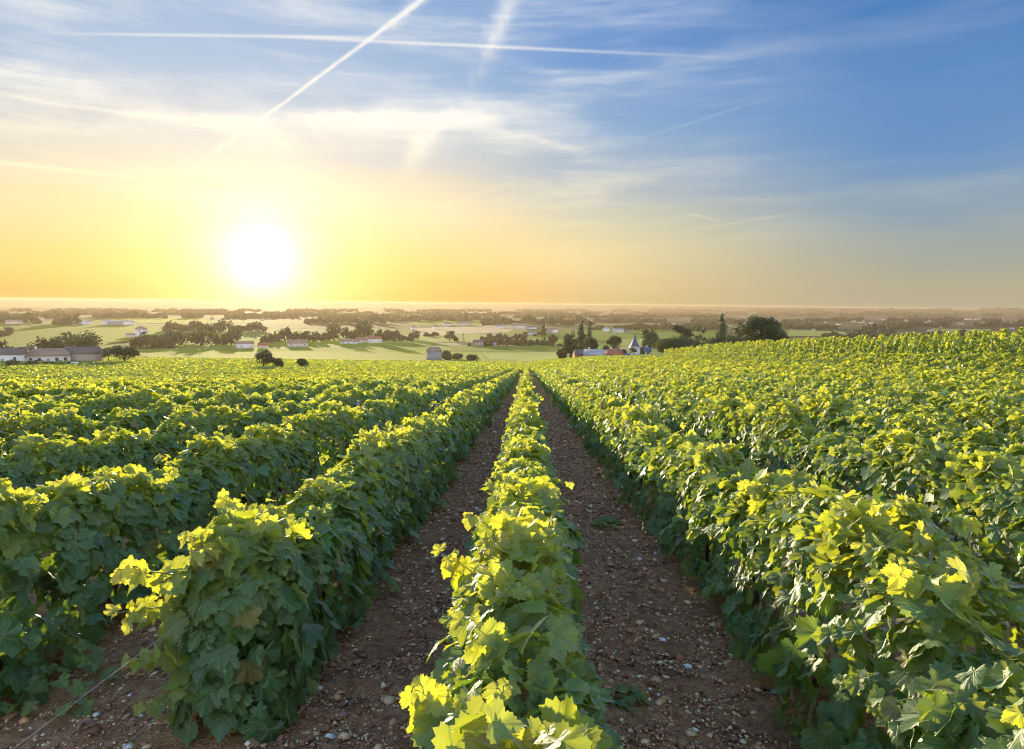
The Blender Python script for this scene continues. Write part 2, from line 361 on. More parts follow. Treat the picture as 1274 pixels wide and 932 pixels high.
def ground_mat():
    m, n, o = new_mat('soil_and_farmland')
    t = n.nodes.new('ShaderNodeTexCoord'); P = t.outputs['Object']
    sp = n.nodes.new('ShaderNodeSeparateXYZ'); n.links.new(P, sp.inputs[0]); x, y = X(sp.outputs[0]), X(sp.outputs[1])
    # stony brown soil
    f1 = noise(P, 1.3, 5, 0.6); f2 = noise(P, 14, 6, 0.7); f3 = noise(P, 90, 4, 0.7)
    soil = ramp(f2, [(0.28, (0.19, 0.095, 0.045)), (0.5, (0.48, 0.27, 0.13)), (0.72, (0.66, 0.43, 0.24))])
    soil = mixc(sstep(f1, 0.45, 0.7) * 0.5, soil, (0.13, 0.065, 0.045))
    vo = n.nodes.new('ShaderNodeTexVoronoi'); n.links.new(P, vo.inputs['Vector']); vo.inputs['Scale'].default_value = 55
    vr = n.nodes.new('ShaderNodeSeparateColor'); n.links.new(vo.outputs['Color'], vr.inputs[0])
    grit = sstep(X(vr.outputs[0]), 0.66, 0.7) * (1.0 - sstep(X(vo.outputs['Distance']), 0.35, 0.5))
    soil = mixc(grit * 0.75, soil, mixc(X(vr.outputs[1]), (0.20, 0.13, 0.10), (0.44, 0.37, 0.28)))
    vo2 = n.nodes.new('ShaderNodeTexVoronoi'); n.links.new(P, vo2.inputs['Vector']); vo2.inputs['Scale'].default_value = 140
    hgt = f2 * 0.5 + f3 * 0.4 + (1.0 - X(vo.outputs['Distance'])) * 0.35 + X(vo2.outputs['Distance']) * 0.2
    # farmland patchwork beyond
    rot = n.nodes.new('ShaderNodeMapping'); n.links.new(P, rot.inputs[0]); rot.inputs['Rotation'].default_value = (0, 0, 0.35); rot.inputs['Scale'].default_value = (1 / 260, 1 / 420, 0)
    v3 = n.nodes.new('ShaderNodeTexVoronoi'); n.links.new(rot.outputs[0], v3.inputs['Vector']); v3.inputs['Scale'].default_value = 1.0; v3.distance = 'CHEBYCHEV'
    cs = n.nodes.new('ShaderNodeSeparateColor'); n.links.new(v3.outputs['Color'], cs.inputs[0])
    fields = ramp(X(cs.outputs[0]), [(0.0, (0.11, 0.17, 0.022)), (0.2, (0.17, 0.24, 0.028)), (0.42, (0.13, 0.19, 0.025)), (0.55, (0.24, 0.27, 0.05)), (0.7, (0.045, 0.070, 0.018)), (0.86, (0.44, 0.33, 0.15)), (0.93, (0.13, 0.19, 0.03))], 'CONSTANT')
    stripes = X.m('SINE', (x * X.m('SINE', X(cs.outputs[1]) * 6.28) + y * X.m('COSINE', X(cs.outputs[1]) * 6.28)) * 1.1)
    fl = n.nodes.new('ShaderNodeVectorMath'); fl.operation = 'SCALE'; n.links.new(fields, fl.inputs[0])
    n.links.new((stripes * 0.12 + noise(P, 0.03, 5) * 0.5 + 0.75).s, fl.inputs['Scale'])
    wood = sstep(noise(rot.outputs[0], 1.7, 6, 0.62) + sstep(y, 1300, 5000) * 0.10 + sstep(x, -300, 1500) * 0.10, 0.50, 0.54) * sstep(y, 900, 1700)
    fc = mixc(wood, fl.outputs[0], (0.030, 0.046, 0.018))
    mp2 = n.nodes.new('ShaderNodeMapping'); n.links.new(P, mp2.inputs[0]); mp2.inputs['Scale'].default_value = (1 / 900, 1 / 420, 0)
    fc = mixc(sstep(noise(mp2.outputs[0], 2.0, 6, 0.6), 0.56, 0.62) * sstep(y, 2200, 3500) * 0.8, fc, (0.20, 0.20, 0.10))
    # the slope under far vines, green from the rows' leaves and weeds
    grass = mixc(noise(P, 0.4, 5), (0.12, 0.18, 0.02), (0.24, 0.28, 0.03))
    near = sstep(y, 150, 200); c1 = mixc(near, soil, grass); c1 = mixc(sstep(y, 430, 470), c1, fc)
    p = n.nodes.new('ShaderNodeBsdfPrincipled'); n.links.new(c1, p.inputs['Base Color']); p.inputs['Roughness'].default_value = 0.95
    p.inputs['Specular IOR Level'].default_value = 0.2
    n.links.new(bump(hgt, 1.0, 0.05), p.inputs['Normal']); n.links.new(p.outputs[0], o.inputs[0]); return m
M_GROUND = ground_mat()

# ------------------------------------------------------------------ the ground sheet
u = np.linspace(-1, 1, 561); k = 7.6; gx = 15000 * np.sinh(k * u) / np.sinh(k)
v = np.linspace(0, 1, 560); gy = 9900 * (np.exp(8.9 * v) - 1) / (np.exp(8.9) - 1)
gy = np.concatenate([-np.array([300, 150, 80, 40, 20, 12, 8, 5, 3.5, 2.5, 1.8, 1.2, 0.8, 0.4]), gy])
# rows of vines: where each stands
ROWS = [0.0] + [-1.52 - 1.85 * i for i in range(28)] + [1.76 + 2.08 * i for i in range(14)]
GX, GY = np.meshgrid(gx, gy); GZ = zg(GX, GY)
nearm = np.exp(-(GX ** 2 + GY ** 2) / 900)
mound = np.zeros_like(GX)
for rx in ROWS[:1] + ROWS[1:7] + ROWS[29:35]: mound += 0.055 * np.exp(-((GX - rx) / 0.33) ** 2)
tex = 0.014 * (np.sin(GX * 9 + np.sin(GY * 5) * 2) * np.sin(GY * 7.7 + np.sin(GX * 6))) + 0.010 * np.sin(GX * 23 + GY * 4) * np.sin(GY * 19 - GX * 9)
GZ = GZ + nearm * (mound + tex)
idx = np.arange(GX.size).reshape(GX.shape)
FQ = np.stack([idx[:-1, :-1], idx[:-1, 1:], idx[1:, 1:], idx[1:, :-1]], -1).reshape(-1, 4)
g = mesh_obj('ground', np.stack([GX, GY, GZ], -1).reshape(-1, 3), FQ, M_GROUND, smooth_=True); tag(g, kind='structure')

# ------------------------------------------------------------------ grape leaf geometry
def outline(n):
    """half outlines of a five-lobed toothed leaf; petiole at origin, tip at +y; unit width about 1"""
    key = [(0.02, -0.02), (0.08, -0.17), (0.22, -0.26), (0.37, -0.22), (0.50, -0.11), (0.53, 0.02), (0.45, 0.12), (0.57, 0.20), (0.65, 0.38), (0.53, 0.49), (0.40, 0.51), (0.34, 0.52), (0.37, 0.65), (0.28, 0.76), (0.14, 0.86), (0.0, 0.97)]
    key = np.array(key); L = np.concatenate([[0], np.cumsum(np.hypot(*np.diff(key, axis=0).T))]); L /= L[-1]
    s = np.linspace(0, 1, n); px_ = np.interp(s, L, key[:, 0]); py_ = np.interp(s, L, key[:, 1])
    if n > 14:                                                        # teeth
        c0 = np.array([0.0, 0.25]); f = 1 + 0.06 * np.where(np.arange(n) % 2 == 0, 1, -1); f[0] = 1; f[-1] = 1
        px_ = px_ * f; py_ = c0[1] + (py_ - c0[1]) * f
    r = np.stack([px_, py_], 1); l = r[1:-1][::-1] * [-1, 1]
    return np.concatenate([r, l])
def template(level):
    if level == 0:
        o = outline(30); n = len(o); c = np.array([0.0, 0.06]); mid_ = c + (o - c) * 0.52
        P_ = np.concatenate([[c], mid_, o]); F_ = []
        for i in range(n):
            j = (i + 1) % n; F_ += [(0, 1 + j, 1 + i), (1 + i, 1 + j, 1 + n + j), (1 + i, 1 + n + j, 1 + n + i)]
    elif level == 1:
        o = outline(13); n = len(o); P_ = np.concatenate([[[0, 0.08]], o]); F_ = [(0, 1 + (i + 1) % n, 1 + i) for i in range(n)]
    elif level == 2:
        P_ = np.array([[0, -0.12], [0.45, -0.2], [0.58, 0.35], [0, 0.92], [-0.58, 0.35], [-0.45, -0.2]]); F_ = [(0, 2, 1), (0, 3, 2), (0, 4, 3), (0, 5, 4)]
    else:
        P_ = np.array([[0, -0.25], [0.55, 0.3], [0, 0.9], [-0.55, 0.3]]); F_ = [(0, 2, 1), (0, 3, 2)]
    F_ = np.array(F_); a, b, c_ = P_[F_[:, 0]], P_[F_[:, 1]], P_[F_[:, 2]]
    cr = (b[:, 0] - a[:, 0]) * (c_[:, 1] - a[:, 1]) - (b[:, 1] - a[:, 1]) * (c_[:, 0] - a[:, 0])
    F_[cr < 0] = F_[cr < 0][:, ::-1]
    return P_, F_
TEMPL = [template(i) for i in range(4)]
def nrmz(a): return a / np.maximum(np.linalg.norm(a, axis=-1, keepdims=True), 1e-9)
def leaves_arrays(level, pos, nor, tip, size, tone, rg):
    P_, F_ = TEMPL[level]; N = len(pos); V = len(P_)
    n = nrmz(nor); t = nrmz(tip - (tip * n).sum(1, keepdims=True) * n); s = np.cross(t, n)
    lx = P_[None, :, 0]; ly = P_[None, :, 1]
    fold = rg.uniform(0.0, 0.55, (N, 1)); curl = rg.uniform(-0.15, 0.6, (N, 1)); wav = rg.uniform(0.0, 0.10, (N, 1)); ph = rg.uniform(0, 6.28, (N, 1)); tw = rg.normal(0, .25, (N, 1))
    asp = rg.uniform(0.88, 1.12, (N, 1))
    lz = fold * np.abs(lx) * 0.6 - curl * (lx ** 2 + (ly - 0.2) ** 2) * 0.8 + wav * np.sin(np.arctan2(ly - .2, lx) * 5 + ph) * np.hypot(lx, ly - .2) * 1.6 + tw * lx * ly
    if level < 2:                                                     # every leaf its own lobing
        th = np.arctan2(ly - .25, lx); q1, q2, q3 = (rg.uniform(0, 6.28, (N, 1)) for _ in range(3)); kk = 1 + .10 * np.sin(2 * th + q1) + .08 * np.sin(3 * th + q2) + .05 * np.sin(7 * th + q3)
        lx, ly = lx * kk, .25 + (ly - .25) * kk
    lx = lx * asp; sz = size[:, None, None]
    Vx = pos[:, None, :] + sz * (lx[..., None] * s[:, None, :] + (ly[..., None] + 0 * lx[..., None]) * t[:, None, :] + lz[..., None] * n[:, None, :])
    Fc = (F_[None] + (np.arange(N) * V)[:, None, None]).reshape(-1, 3)
    return Vx.reshape(-1, 3), Fc, np.repeat(tone, V, axis=0), np.tile(P_, (N, 1))

class LeafBag:
    def __init__(s): s.p = []; s.n = []; s.t = []; s.s = []; s.c = []
    def add(s, p, n, t, sz, c): s.p.append(p); s.n.append(n); s.t.append(t); s.s.append(sz); s.c.append(c)
    def build(s, name, parent, rg, bounds=(6.5, 16, 34)):
        p, n, t, sz, c = (np.concatenate(q) for q in (s.p, s.n, s.t, s.s, s.c))
        d = np.linalg.norm(p - np.array([0, 0, CAMH]), axis=1)
        lv = (d > bounds[0]).astype(int) + (d > bounds[1]) + (d > bounds[2])
        Vs, Fs, Ts, Us, off = [], [], [], [], 0
        for L in range(4):
            m = lv == L
            if not m.any(): continue
            a, f, tt, uu = leaves_arrays(L, p[m], n[m], t[m], sz[m], c[m], rg)
            Vs.append(a); Fs.append(f + off); Ts.append(tt); Us.append(uu); off += len(a)
        return mesh_obj(name, np.concatenate(Vs), np.concatenate(Fs), MAT_LEAF if d.min() < 20 else MAT_LEAF_FAR, parent, np.concatenate(Ts), np.concatenate(Us), smooth_=True)

def wob(y, rg, per=1.1):
    """sum of sines: returns function of y, about -1..1"""
    ks = [(2 * math.pi / (per * f), a, rg.uniform(0, 6.28)) for f, a in ((1.0, .5), (2.3, .6), (0.47, .35), (5.1, .5), (0.23, .15))]
    return sum(a * np.sin(k_ * y + p) for k_, a, p in ks) / 1.3

ORD = ['first', 'second', 'third', 'fourth', 'fifth', 'sixth', 'seventh', 'eighth', 'ninth', 'tenth', 'eleventh', 'twelfth', 'thirteenth', 'fourteenth', 'fifteenth', 'sixteenth', 'seventeenth', 'eighteenth', 'nineteenth', 'twentieth', 'twenty-first', 'twenty-second', 'twenty-third', 'twenty-fourth', 'twenty-fifth', 'twenty-sixth', 'twenty-seventh', 'twenty-eighth', 'twenty-ninth', 'thirtieth']

def vine_row(Xr, y0, y1, h, w_mid, seed, label, near_detail, posts=(), extra=()):
    rg = np.random.default_rng(seed)
    root = empty('vine_row', (Xr, y0, zg1(Xr, y0)), label=label, cat='vine row', group='trained vine rows running down the slope')
    inv = np.array([Xr, y0, zg1(Xr, y0)])
    # sample y with density by distance
    ys = np.arange(y0, y1, 0.25); dd = np.sqrt(ys ** 2 + Xr ** 2 + 1.0)
    dens = 700 * np.minimum(1.0, 7.0 / dd) ** 0.95
    cnt = rg.poisson(dens * 0.25); y = np.repeat(ys, cnt) + rg.uniform(0, 0.25, cnt.sum()); N = len(y)
    d = np.sqrt(y ** 2 + Xr ** 2 + 1.0)
    side = rg.uniform(-35, 215, N)                                 # degrees round the hedge's section
    # more leaves on top so the crest is full
    side = np.where(rg.random(N) < 0.25, rg.normal(90, 38, N), side)
    a = np.radians(side); ca, sa = np.cos(a), np.sin(a)
    st = rg.bit_generator.random_raw() % 1000
    rl, rr, rh, rb = np.random.default_rng(seed + 1), np.random.default_rng(seed + 2), np.random.default_rng(seed + 3), np.random.default_rng(seed + 4)
    wl, wr, wh, wb = wob(y, rl) * 1.35, wob(y, rr) * 1.35, wob(y, rh, 1.4) * 1.3, wob(y, rb)
    wside = np.where(ca < 0, wl, wr)
    zc = 0.52 * h; up = (h - zc) * (1 + 0.27 * wh); dn = zc - 0.13 - 0.10 * wb
    z = zc + np.where(sa > 0, up * np.abs(sa) ** 0.75, -dn * np.minimum(np.abs(sa) / 0.574, 1))
    bulge = 1 + 0.26 * wside * (0.6 + 0.4 * np.sin(z * 7 + wl * 3))
    wz = w_mid * bulge * (1.12 - 0.42 * np.clip((z - 0.3) / h, 0, 1))
    depth = 1 - np.abs(rg.normal(0, 0.16, N))
    x = np.sign(ca) * np.abs(ca) ** 0.55 * wz * depth
    z = z - np.where(sa > 0.5, np.abs(rg.normal(0, 0.07, N)), 0) + rg.normal(0, 0.02, N)
    hr = np.clip(z / h, 0, 1.3)
    # orientation: sides hang, top lies open
    on = np.stack([ca, rg.normal(0, 0.35, N), np.maximum(sa, 0) * 1.0 + 0.35], 1) + rg.normal(0, 0.36, (N, 3))
    tp = np.stack([ca * 0.5 + rg.normal(0, .5, N), rg.normal(0, 0.6, N), -0.75 - 0.2 * rg.random(N)], 1)
    topm = (np.maximum(sa, 0) ** 1.5)[:, None]; th_ = rg.uniform(0, 6.28, N)
    on = on * (1 - 0.62 * topm) + topm * np.stack([np.cos(th_) * .75, np.sin(th_) * .75, rg.uniform(0.0, .7, N)], 1)
    tp = tp * (1 - 0.6 * topm) + topm * np.stack([np.cos(th_ + 1.5), np.sin(th_ + 1.5), rg.normal(-.25, .6, N)], 1) * .8
    young = np.clip((hr - 0.56) * 1.9 + rg.normal(0, 0.22, N), 0, 1) * 0.9
    young = np.where(rg.random(N) < 0.04, 0.8, young)
    sz = np.clip(0.094 * np.exp(rg.normal(0, .34, N)), 0.035, 0.17) * np.maximum(1, (d / 9)) ** 0.42 * (1 - 0.25 * young)
    p = np.stack([Xr + x, y, zg(Xr + x, y) + z], 1)
    p -= nrmz(tp) * (sz * 0.3)[:, None]
    bag = LeafBag()
    bag.add(p, on, tp, sz, np.stack([young, rg.random(N), rg.random(N), np.ones(N)], 1))
    if near_detail and y0 > 2:
        m = 250; t_ = rg.uniform(-1, 1, m); zz = 0.08 + (h - .05) * rg.random(m) ** .85; xx = t_ * w_mid * (0.9 - .5 * (zz / h) ** 2 + .12 * np.sin(zz * 11)); yy_ = y0 - .12 + np.abs(rg.normal(0, .16, m)) + .1 * t_ ** 2
        bag.add(np.stack([Xr + xx, yy_, zg(Xr + xx, yy_) + zz], 1), np.stack([t_ * .8, np.full(m, -.9), np.full(m, .35)], 1) + rg.normal(0, .35, (m, 3)), np.stack([t_ * .5, rg.normal(-.2, .4, m), np.full(m, -.8)], 1), np.clip(rg.normal(.115, .03, m), .05, .17),
                np.stack([np.clip((zz / h - .55) * 1.6 + rg.normal(0, .2, m), 0, 1), rg.random(m), rg.random(m), np.ones(m)], 1))
    canes = MB()
    # shoots: longer ones near, sprigs of small yellow leaves
    ny = np.arange(y0, y1, 0.32 if True else 1)
    for yy in ny:
        dd_ = math.hypot(yy, Xr)
        if dd_ > 60: continue
        if rg.random() < 0.1: continue
        ht = h * (1 + 0.17 * float(wob(np.array([yy]), np.random.default_rng(seed + 3), 1.4)[0]))
        L = rg.uniform(0.18, 0.46) * (1.3 if rg.random() < 0.12 else 1); lean = float(np.clip(rg.normal(0, 0.28), -.45, .45)); leany = float(np.clip(rg.normal(0, 0.28), -.5, .5))
        x0 = rg.uniform(-0.7, 0.7) * w_mid
        pts = []; lim = w_mid * 0.8
        for q in np.linspace(0, 1, 6):
            pts.append((Xr + float(np.clip(x0 + lean * L * q * (0.6 + q) + math.copysign(0.10, x0) * q * q, -lim - .06, lim + .06)), yy + leany * L * q * (0.6 + q), zg1(Xr + x0, yy) + ht - 0.18 + L * (q - 0.28 * q * q)))
        if dd_ < 11: canes.tube(pts, [0.0042, 0.004, 0.0035, 0.003, 0.0022, 0.0012], 5)
        m = int(rg.integers(7, 12)) if dd_ < 20 else 5
        q = rg.uniform(0.15, 1.0, m); P5 = np.array(pts); ii = np.clip((q * 5).astype(int), 0, 4); fr_ = (q * 5 - ii)[:, None]
        pp = P5[ii] * (1 - fr_) + P5[ii + 1] * fr_; th = rg.uniform(0, 6.28, m)
        out_ = np.stack([np.cos(th), np.sin(th), np.zeros(m)], 1)
        szz = (0.105 * (1.12 - 0.62 * q)) * rg.uniform(0.7, 1.15, m) * max(1, dd_ / 9) ** 0.42
        pet = out_ * (szz * 0.5)[:, None]
        if dd_ < 7:
            for a_, b_ in zip(pp, pp + pet + np.array([0, 0, 0.015])): canes.tube([a_, (a_ + b_) / 2 + np.array([0, 0, .008]), b_], 0.0014, 4)
        bag.add(pp + pet + np.array([0, 0, 0.015]), out_ * 0.55 + np.array([0, 0, 0.8]) + rg.normal(0, .35, (m, 3)), out_ + np.stack([np.zeros(m), np.zeros(m), rg.normal(-0.45, 0.3, m)], 1), szz,
                np.stack([np.clip(0.45 + 0.5 * q + rg.normal(0, .15, m), 0, 1), rg.random(m), rg.random(m), np.ones(m)], 1))
    if near_detail:
        # side shoots and low suckers trailing on to the soil
        for _ in range(int((min(y1, 14) - y0) * 3)):
            yy = rg.uniform(y0, min(y1, 14)); sd = rg.choice([-1, 1]); L = rg.uniform(0.12, 0.27); z0 = rg.uniform(0.15, 0.8) * h; low = z0 < 0.4
            pts = [(Xr + sd * (w_mid * 0.9 + L * q * (0.55 if not low else .8)), yy + L * q * rg.normal(0, .06) + L * q * .3, zg1(Xr, yy) + z0 - (L * q * q * (0.5 if not low else 0.0)) + (0 if not low else -q * (z0 - 0.09))) for q in np.linspace(0, 1, 6)]
            canes.tube(pts, [0.004, 0.0035, 0.003, 0.0025, 0.002, 0.001], 5)
            m = 8; q = rg.uniform(0.1, 1, m); P5 = np.array(pts); ii = np.clip((q * 5).astype(int), 0, 4); fr_ = (q * 5 - ii)[:, None]; pp = P5[ii] * (1 - fr_) + P5[ii + 1] * fr_
            out_ = nrmz(np.stack([rg.normal(sd * .4, .5, m), rg.normal(0, 1, m), rg.normal(-.3, .3, m)], 1)); szz = 0.095 * (1.1 - 0.5 * q) * rg.uniform(.7, 1.1, m)
            bag.add(pp + out_ * (szz * .4)[:, None], np.stack([np.full(m, sd * .6), rg.normal(0, .3, m), np.full(m, .7)], 1) + rg.normal(0, .25, (m, 3)), out_ + np.array([0, 0, -.5]), szz,
                    np.stack([np.clip(q * .7, 0, 1), rg.random(m), rg.random(m), np.ones(m)], 1))
    for (ex, ey, ez, vx_, vy_, vz_, m) in extra:                       # long bright shoots that stand clear of the row
        pts = [(Xr + ex + vx_ * q, ey + vy_ * q, zg1(Xr, ey) + ez + vz_ * (q - .35 * q * q)) for q in np.linspace(0, 1, 8)]
        canes.tube(pts, np.linspace(.0045, .0012, 8).tolist(), 6)
        q = np.linspace(.1, 1, m); P5 = np.array(pts); ii = np.clip((q * 7).astype(int), 0, 6); fr_ = (q * 7 - ii)[:, None]; pp = P5[ii] * (1 - fr_) + P5[ii + 1] * fr_
        out_ = nrmz(np.stack([np.where(np.arange(m) % 2 == 0, 1.0, -1.0) * .6 + rg.normal(0, .4, m), rg.normal(0, .7, m), rg.normal(-.1, .4, m)], 1)); szz = .115 * (1.1 - .6 * q) * rg.uniform(.85, 1.15, m)
        pe = pp + out_ * (szz * .5)[:, None]
        for a_, b_ in zip(pp, pe): canes.tube([a_, (a_ + b_) / 2 + np.array([0, 0, .008]), b_], .0016, 4)
        bag.add(pe, np.stack([rg.normal(-.2, .4, m), rg.normal(-.6, .4, m), np.full(m, .45)], 1), out_ + np.array([0, 0, -.5]), szz, np.stack([np.clip(.6 + .4 * q, 0, 1), rg.random(m), rg.random(m), np.ones(m)], 1))
    fo = bag.build('foliage', root, rg); fo.matrix_parent_inverse = Matrix.Translation(-Vector(inv))
    if canes.n:
        co = canes.build('shoot_stems', M_CANE, root, True); co['kind'] = 'stuff'; co.matrix_parent_inverse = Matrix.Translation(-Vector(inv))
    if near_detail:
        wz_ = MB()
        for hh in (0.50, 0.84):
            wy = list(np.arange(-2.0, 16, 2.0)); wz_.tube([(Xr + 0.03 * (hh > .6), q, zg1(Xr, q) + hh - .03 * math.sin(q * 1.57) ** 2) for q in wy], 0.0016, 4)
        wo = wz_.build('trellis_wires', M_WIRE, root); wo.matrix_parent_inverse = Matrix.Translation(-Vector(inv))
        yy = y0 + 0.5
        while yy < 13:
            t_ = MB(); b = rg.normal(0, .03, 4)
            t_.tube([(Xr, yy, zg1(Xr, yy) - 0.05), (Xr + b[0], yy + b[1], zg1(Xr, yy) + .18), (Xr + b[2], yy + b[3], zg1(Xr, yy) + .42), (Xr + b[0], yy + .12, zg1(Xr, yy) + .6)], [.034, .027, .024, .014], 7)
            to = t_.build('trunk', M_BARK, root, True); to.matrix_parent_inverse = Matrix.Translation(-Vector(inv)); yy += 1.1
    for py_ in posts:
        pb = MB(); z0 = zg1(Xr, py_); pb.box(-.028, .028, -.028, .028, -.2, h + .10)
        po = pb.build('post', M_POST, root); po.location = Vector((Xr - w_mid * .75, py_, z0)) - Vector(inv)
    return root

vine_row(0.0, 1.25, 118, 1.06, 0.29, 100, 'vine row in the middle, its leafy crest running straight from the bottom edge', True, extra=[(-.18, 2.0, .82, -.16, -.05, .2, 12), (-.18, 2.15, .72, -.16, .0, .05, 10), (-.2, 3.1, .9, -.2, -.1, .25, 12), (0, 2.4, 1.0, -.05, -.05, .25, 12), (.05, 4.1, 1.0, .1, -.1, .25, 12)])
for i in range(28):
    Xr = -1.52 - 1.85 * i + (0.24 if i == 1 else 0)
    y0 = (3.1, 3.0, 4.0)[i] if i < 3 else max(3.5, abs(Xr) / 0.86 - 2.5)
    lab = f'{ORD[i]} vine row to the left of the middle row' + (' with bare wires at its end' if i == 0 else '')
    vine_row(Xr, y0, 118 + 0.25 * i, 1.06 + 0.05 * math.sin(i * 2.1), 0.30 if i < 1 else 0.31, 200 + 17 * i, lab, i < 2, posts=[6.5 + 6.2 * q for q in range(3)] if i < 2 else (), extra=[(-.12, 3.05, .88, -.30, -.15, .18, 16), (-.15, 3.05, .75, -.26, -.2, .08, 15), (-.15, 3.1, .6, -.22, -.2, -.1, 14), (-.1, 3.1, .45, -.2, -.2, -.2, 12), (0, 3.15, 1.0, -.1, -.2, .24, 14), (.1, 3.3, 1.0, .1, -.15, .28, 12), (-.1, 3.5, 1.0, -.1, .1, .28, 12)] if i == 0 else ())
for i in range(14):
    Xr = 1.76 + 2.08 * i
    y0 = 1.0 if i == 0 else max(2.0, abs(Xr) / 0.80 - 2.0)
    lab = f'{ORD[i]} vine row to the right of the middle row'
    vine_row(Xr, y0, 112 + 0.6 * i, 1.12 + 0.05 * math.sin(i * 1.7), 0.34 if i == 0 else 0.29, 1000 + 17 * i, lab, i < 2, posts=[12.6, 19, 25.4] if i == 0 else (), extra=[(.05, 1.9, 1.0, -.15, -.1, .3, 9), (-.1, 2.6, 1.0, -.2, -.15, .3, 9), (.1, 3.3, 1.05, .1, -.1, .32, 9), (-.1, 4.2, 1.0, -.15, .1, .3, 8), (0, 1.4, .95, -.1, -.1, .3, 9)] if i == 0 else ())

# ------------------------------------------------------------------ the taller staked vines on the right
def tall_row(Xr, y0, y1, seed, label, posts):
    rg = np.random.default_rng(seed); root = empty('staked_vine_row', (Xr, y0, zg1(Xr, y0)), label=label, cat='vine row', group='tall staked vine rows along the right edge')
    inv = np.array([Xr, y0, zg1(Xr, y0)]); bag = LeafBag()
    yy = y0
    while yy < y1:
        d = math.hypot(Xr, yy); H_ = rg.uniform(1.65, 2.45); n = int(210 * min(1, 45 / d)); cx_ = Xr + rg.normal(0, .06)
        q = rg.random(n) ** 0.8; th = rg.uniform(0, 6.28, n); lean = rg.normal(0, .10, 2)
        r = (0.40 * (1 - q ** 2.2) + 0.05) * rg.uniform(.45, 1.1, n)
        px_ = cx_ + np.cos(th) * r * .8 + lean[0] * q; py_ = yy + np.sin(th) * r * 1.1 + lean[1] * q; pz_ = zg(px_, py_) + 0.2 + q * (H_ - .2)
        on = np.stack([np.cos(th), np.sin(th), np.full(n, .5)], 1) + rg.normal(0, .35, (n, 3))
        tp = np.stack([np.cos(th) * .5, np.sin(th) * .5, np.full(n, -.6)], 1) + rg.normal(0, .3, (n, 3))
        bag.add(np.stack([px_, py_, pz_], 1), on, tp, rg.uniform(.12, .2, n) * max(1, d / 45) ** .5, np.stack([np.clip(q * .8 + rg.normal(0, .2, n), 0, 1), rg.random(n), rg.random(n), np.ones(n)], 1))
        yy += rg.uniform(.75, 1.05)
    fo = bag.build('foliage', root, rg); fo.matrix_parent_inverse = Matrix.Translation(-Vector(inv))
    for py_ in posts:
        pb = MB(); pb.tube([(0, 0, -.3), (0.02, 0, 1.0), (0, 0.03, 1.75)], .055, 6)
        po = pb.build('post', M_POST, root, True); po.location = Vector((Xr - .48, py_, zg1(Xr, py_))) - Vector(inv)
for i in range(7):
    tall_row(32.2 + 2.0 * i, 30, 150, 3000 + i, f'{ORD[i]} row of tall staked vines beyond the low rows on the right', [44.5 + 13.5 * q for q in range(6)] if i == 0 else [])

# ------------------------------------------------------------------ soil litter
def pebble_template(rg):
    P_ = np.array([(1, 0, 0), (-1, 0, 0), (0, 1, 0), (0, -1, 0), (0, 0, 1), (0, 0, -1), (.6, .6, .5), (-.6, .6, .5), (-.6, -.6, .5), (.6, -.6, .5)], float)
    F_ = [(4, 6, 7), (4, 7, 8), (4, 8, 9), (4, 9, 6), (0, 6, 9), (2, 7, 6), (1, 8, 7), (3, 9, 8), (0, 2, 6), (2, 1, 7), (1, 3, 8), (3, 0, 9), (2, 0, 5), (1, 2, 5), (3, 1, 5), (0, 3, 5)]
    return P_, np.array(F_)
def near_z(x, y):
    mo = sum(0.055 * np.exp(-((x - rx) / 0.33) ** 2) for rx in ROWS[:1] + ROWS[1:7] + ROWS[29:35])
    te = 0.014 * (np.sin(x * 9 + np.sin(y * 5) * 2) * np.sin(y * 7.7 + np.sin(x * 6))) + 0.010 * np.sin(x * 23 + y * 4) * np.sin(y * 19 - x * 9)
    return zg(x, y) + np.exp(-(x ** 2 + y ** 2) / 900) * (mo + te)
def lanes(n, rg, y0=1.6, ymax=30, power=2.0):
    q = rg.random(n); y = y0 + (ymax - y0) * q ** power
    lane = rg.choice([-1, 1, 1, -1, -2, 2], n)
    cx_ = np.select([lane == -1, lane == 1, lane == -2, lane == 2], [-0.77, 0.88, -2.45, 2.8]); return cx_ + rg.uniform(-.62, .62, n), y
rg = np.random.default_rng(55)
P_, F_ = pebble_template(rg); n = 110000; x_, y_ = lanes(n, rg)
s_ = np.clip(0.0075 * rg.pareto(3.4, n) + 0.0055, 0.005, 0.03) * (1 + 0.03 * y_)
V_ = P_[None] * rg.uniform(.6, 1.35, (n, len(P_), 1)) * s_[:, None, None] * rg.uniform(.55, 1.3, (n, 1, 3)); V_[..., 2] *= .7
th = rg.uniform(0, 6.28, n); c_, si = np.cos(th)[:, None], np.sin(th)[:, None]
vx = V_[..., 0] * c_ - V_[..., 1] * si; vy = V_[..., 0] * si + V_[..., 1] * c_
V_ = np.stack([vx + x_[:, None], vy + y_[:, None], V_[..., 2] + (near_z(x_, y_) + s_ * .22)[:, None]], -1)
pal = np.array([(.10, .062, .042), (.14, .09, .06), (.18, .12, .085), (.085, .055, .04), (.26, .19, .13), (.13, .07, .05), (.40, .34, .27), (.32, .23, .16), (.13, .10, .09), (.48, .44, .38)])
pi = rg.choice(len(pal), n, p=[.14, .15, .15, .09, .15, .06, .07, .12, .04, .03]); tn = np.minimum(pal[pi] * np.array([2.8, 2.35, 1.85]) * rg.uniform(.55, 1.3, (n, 1)), .75)
mo = mesh_obj('gravel', V_.reshape(-1, 3), (F_[None] + (np.arange(n) * len(P_))[:, None, None]).reshape(-1, 3), M_PEBBLE, None, np.concatenate([np.repeat(tn, len(P_), 0), np.ones((n * len(P_), 1))], 1))
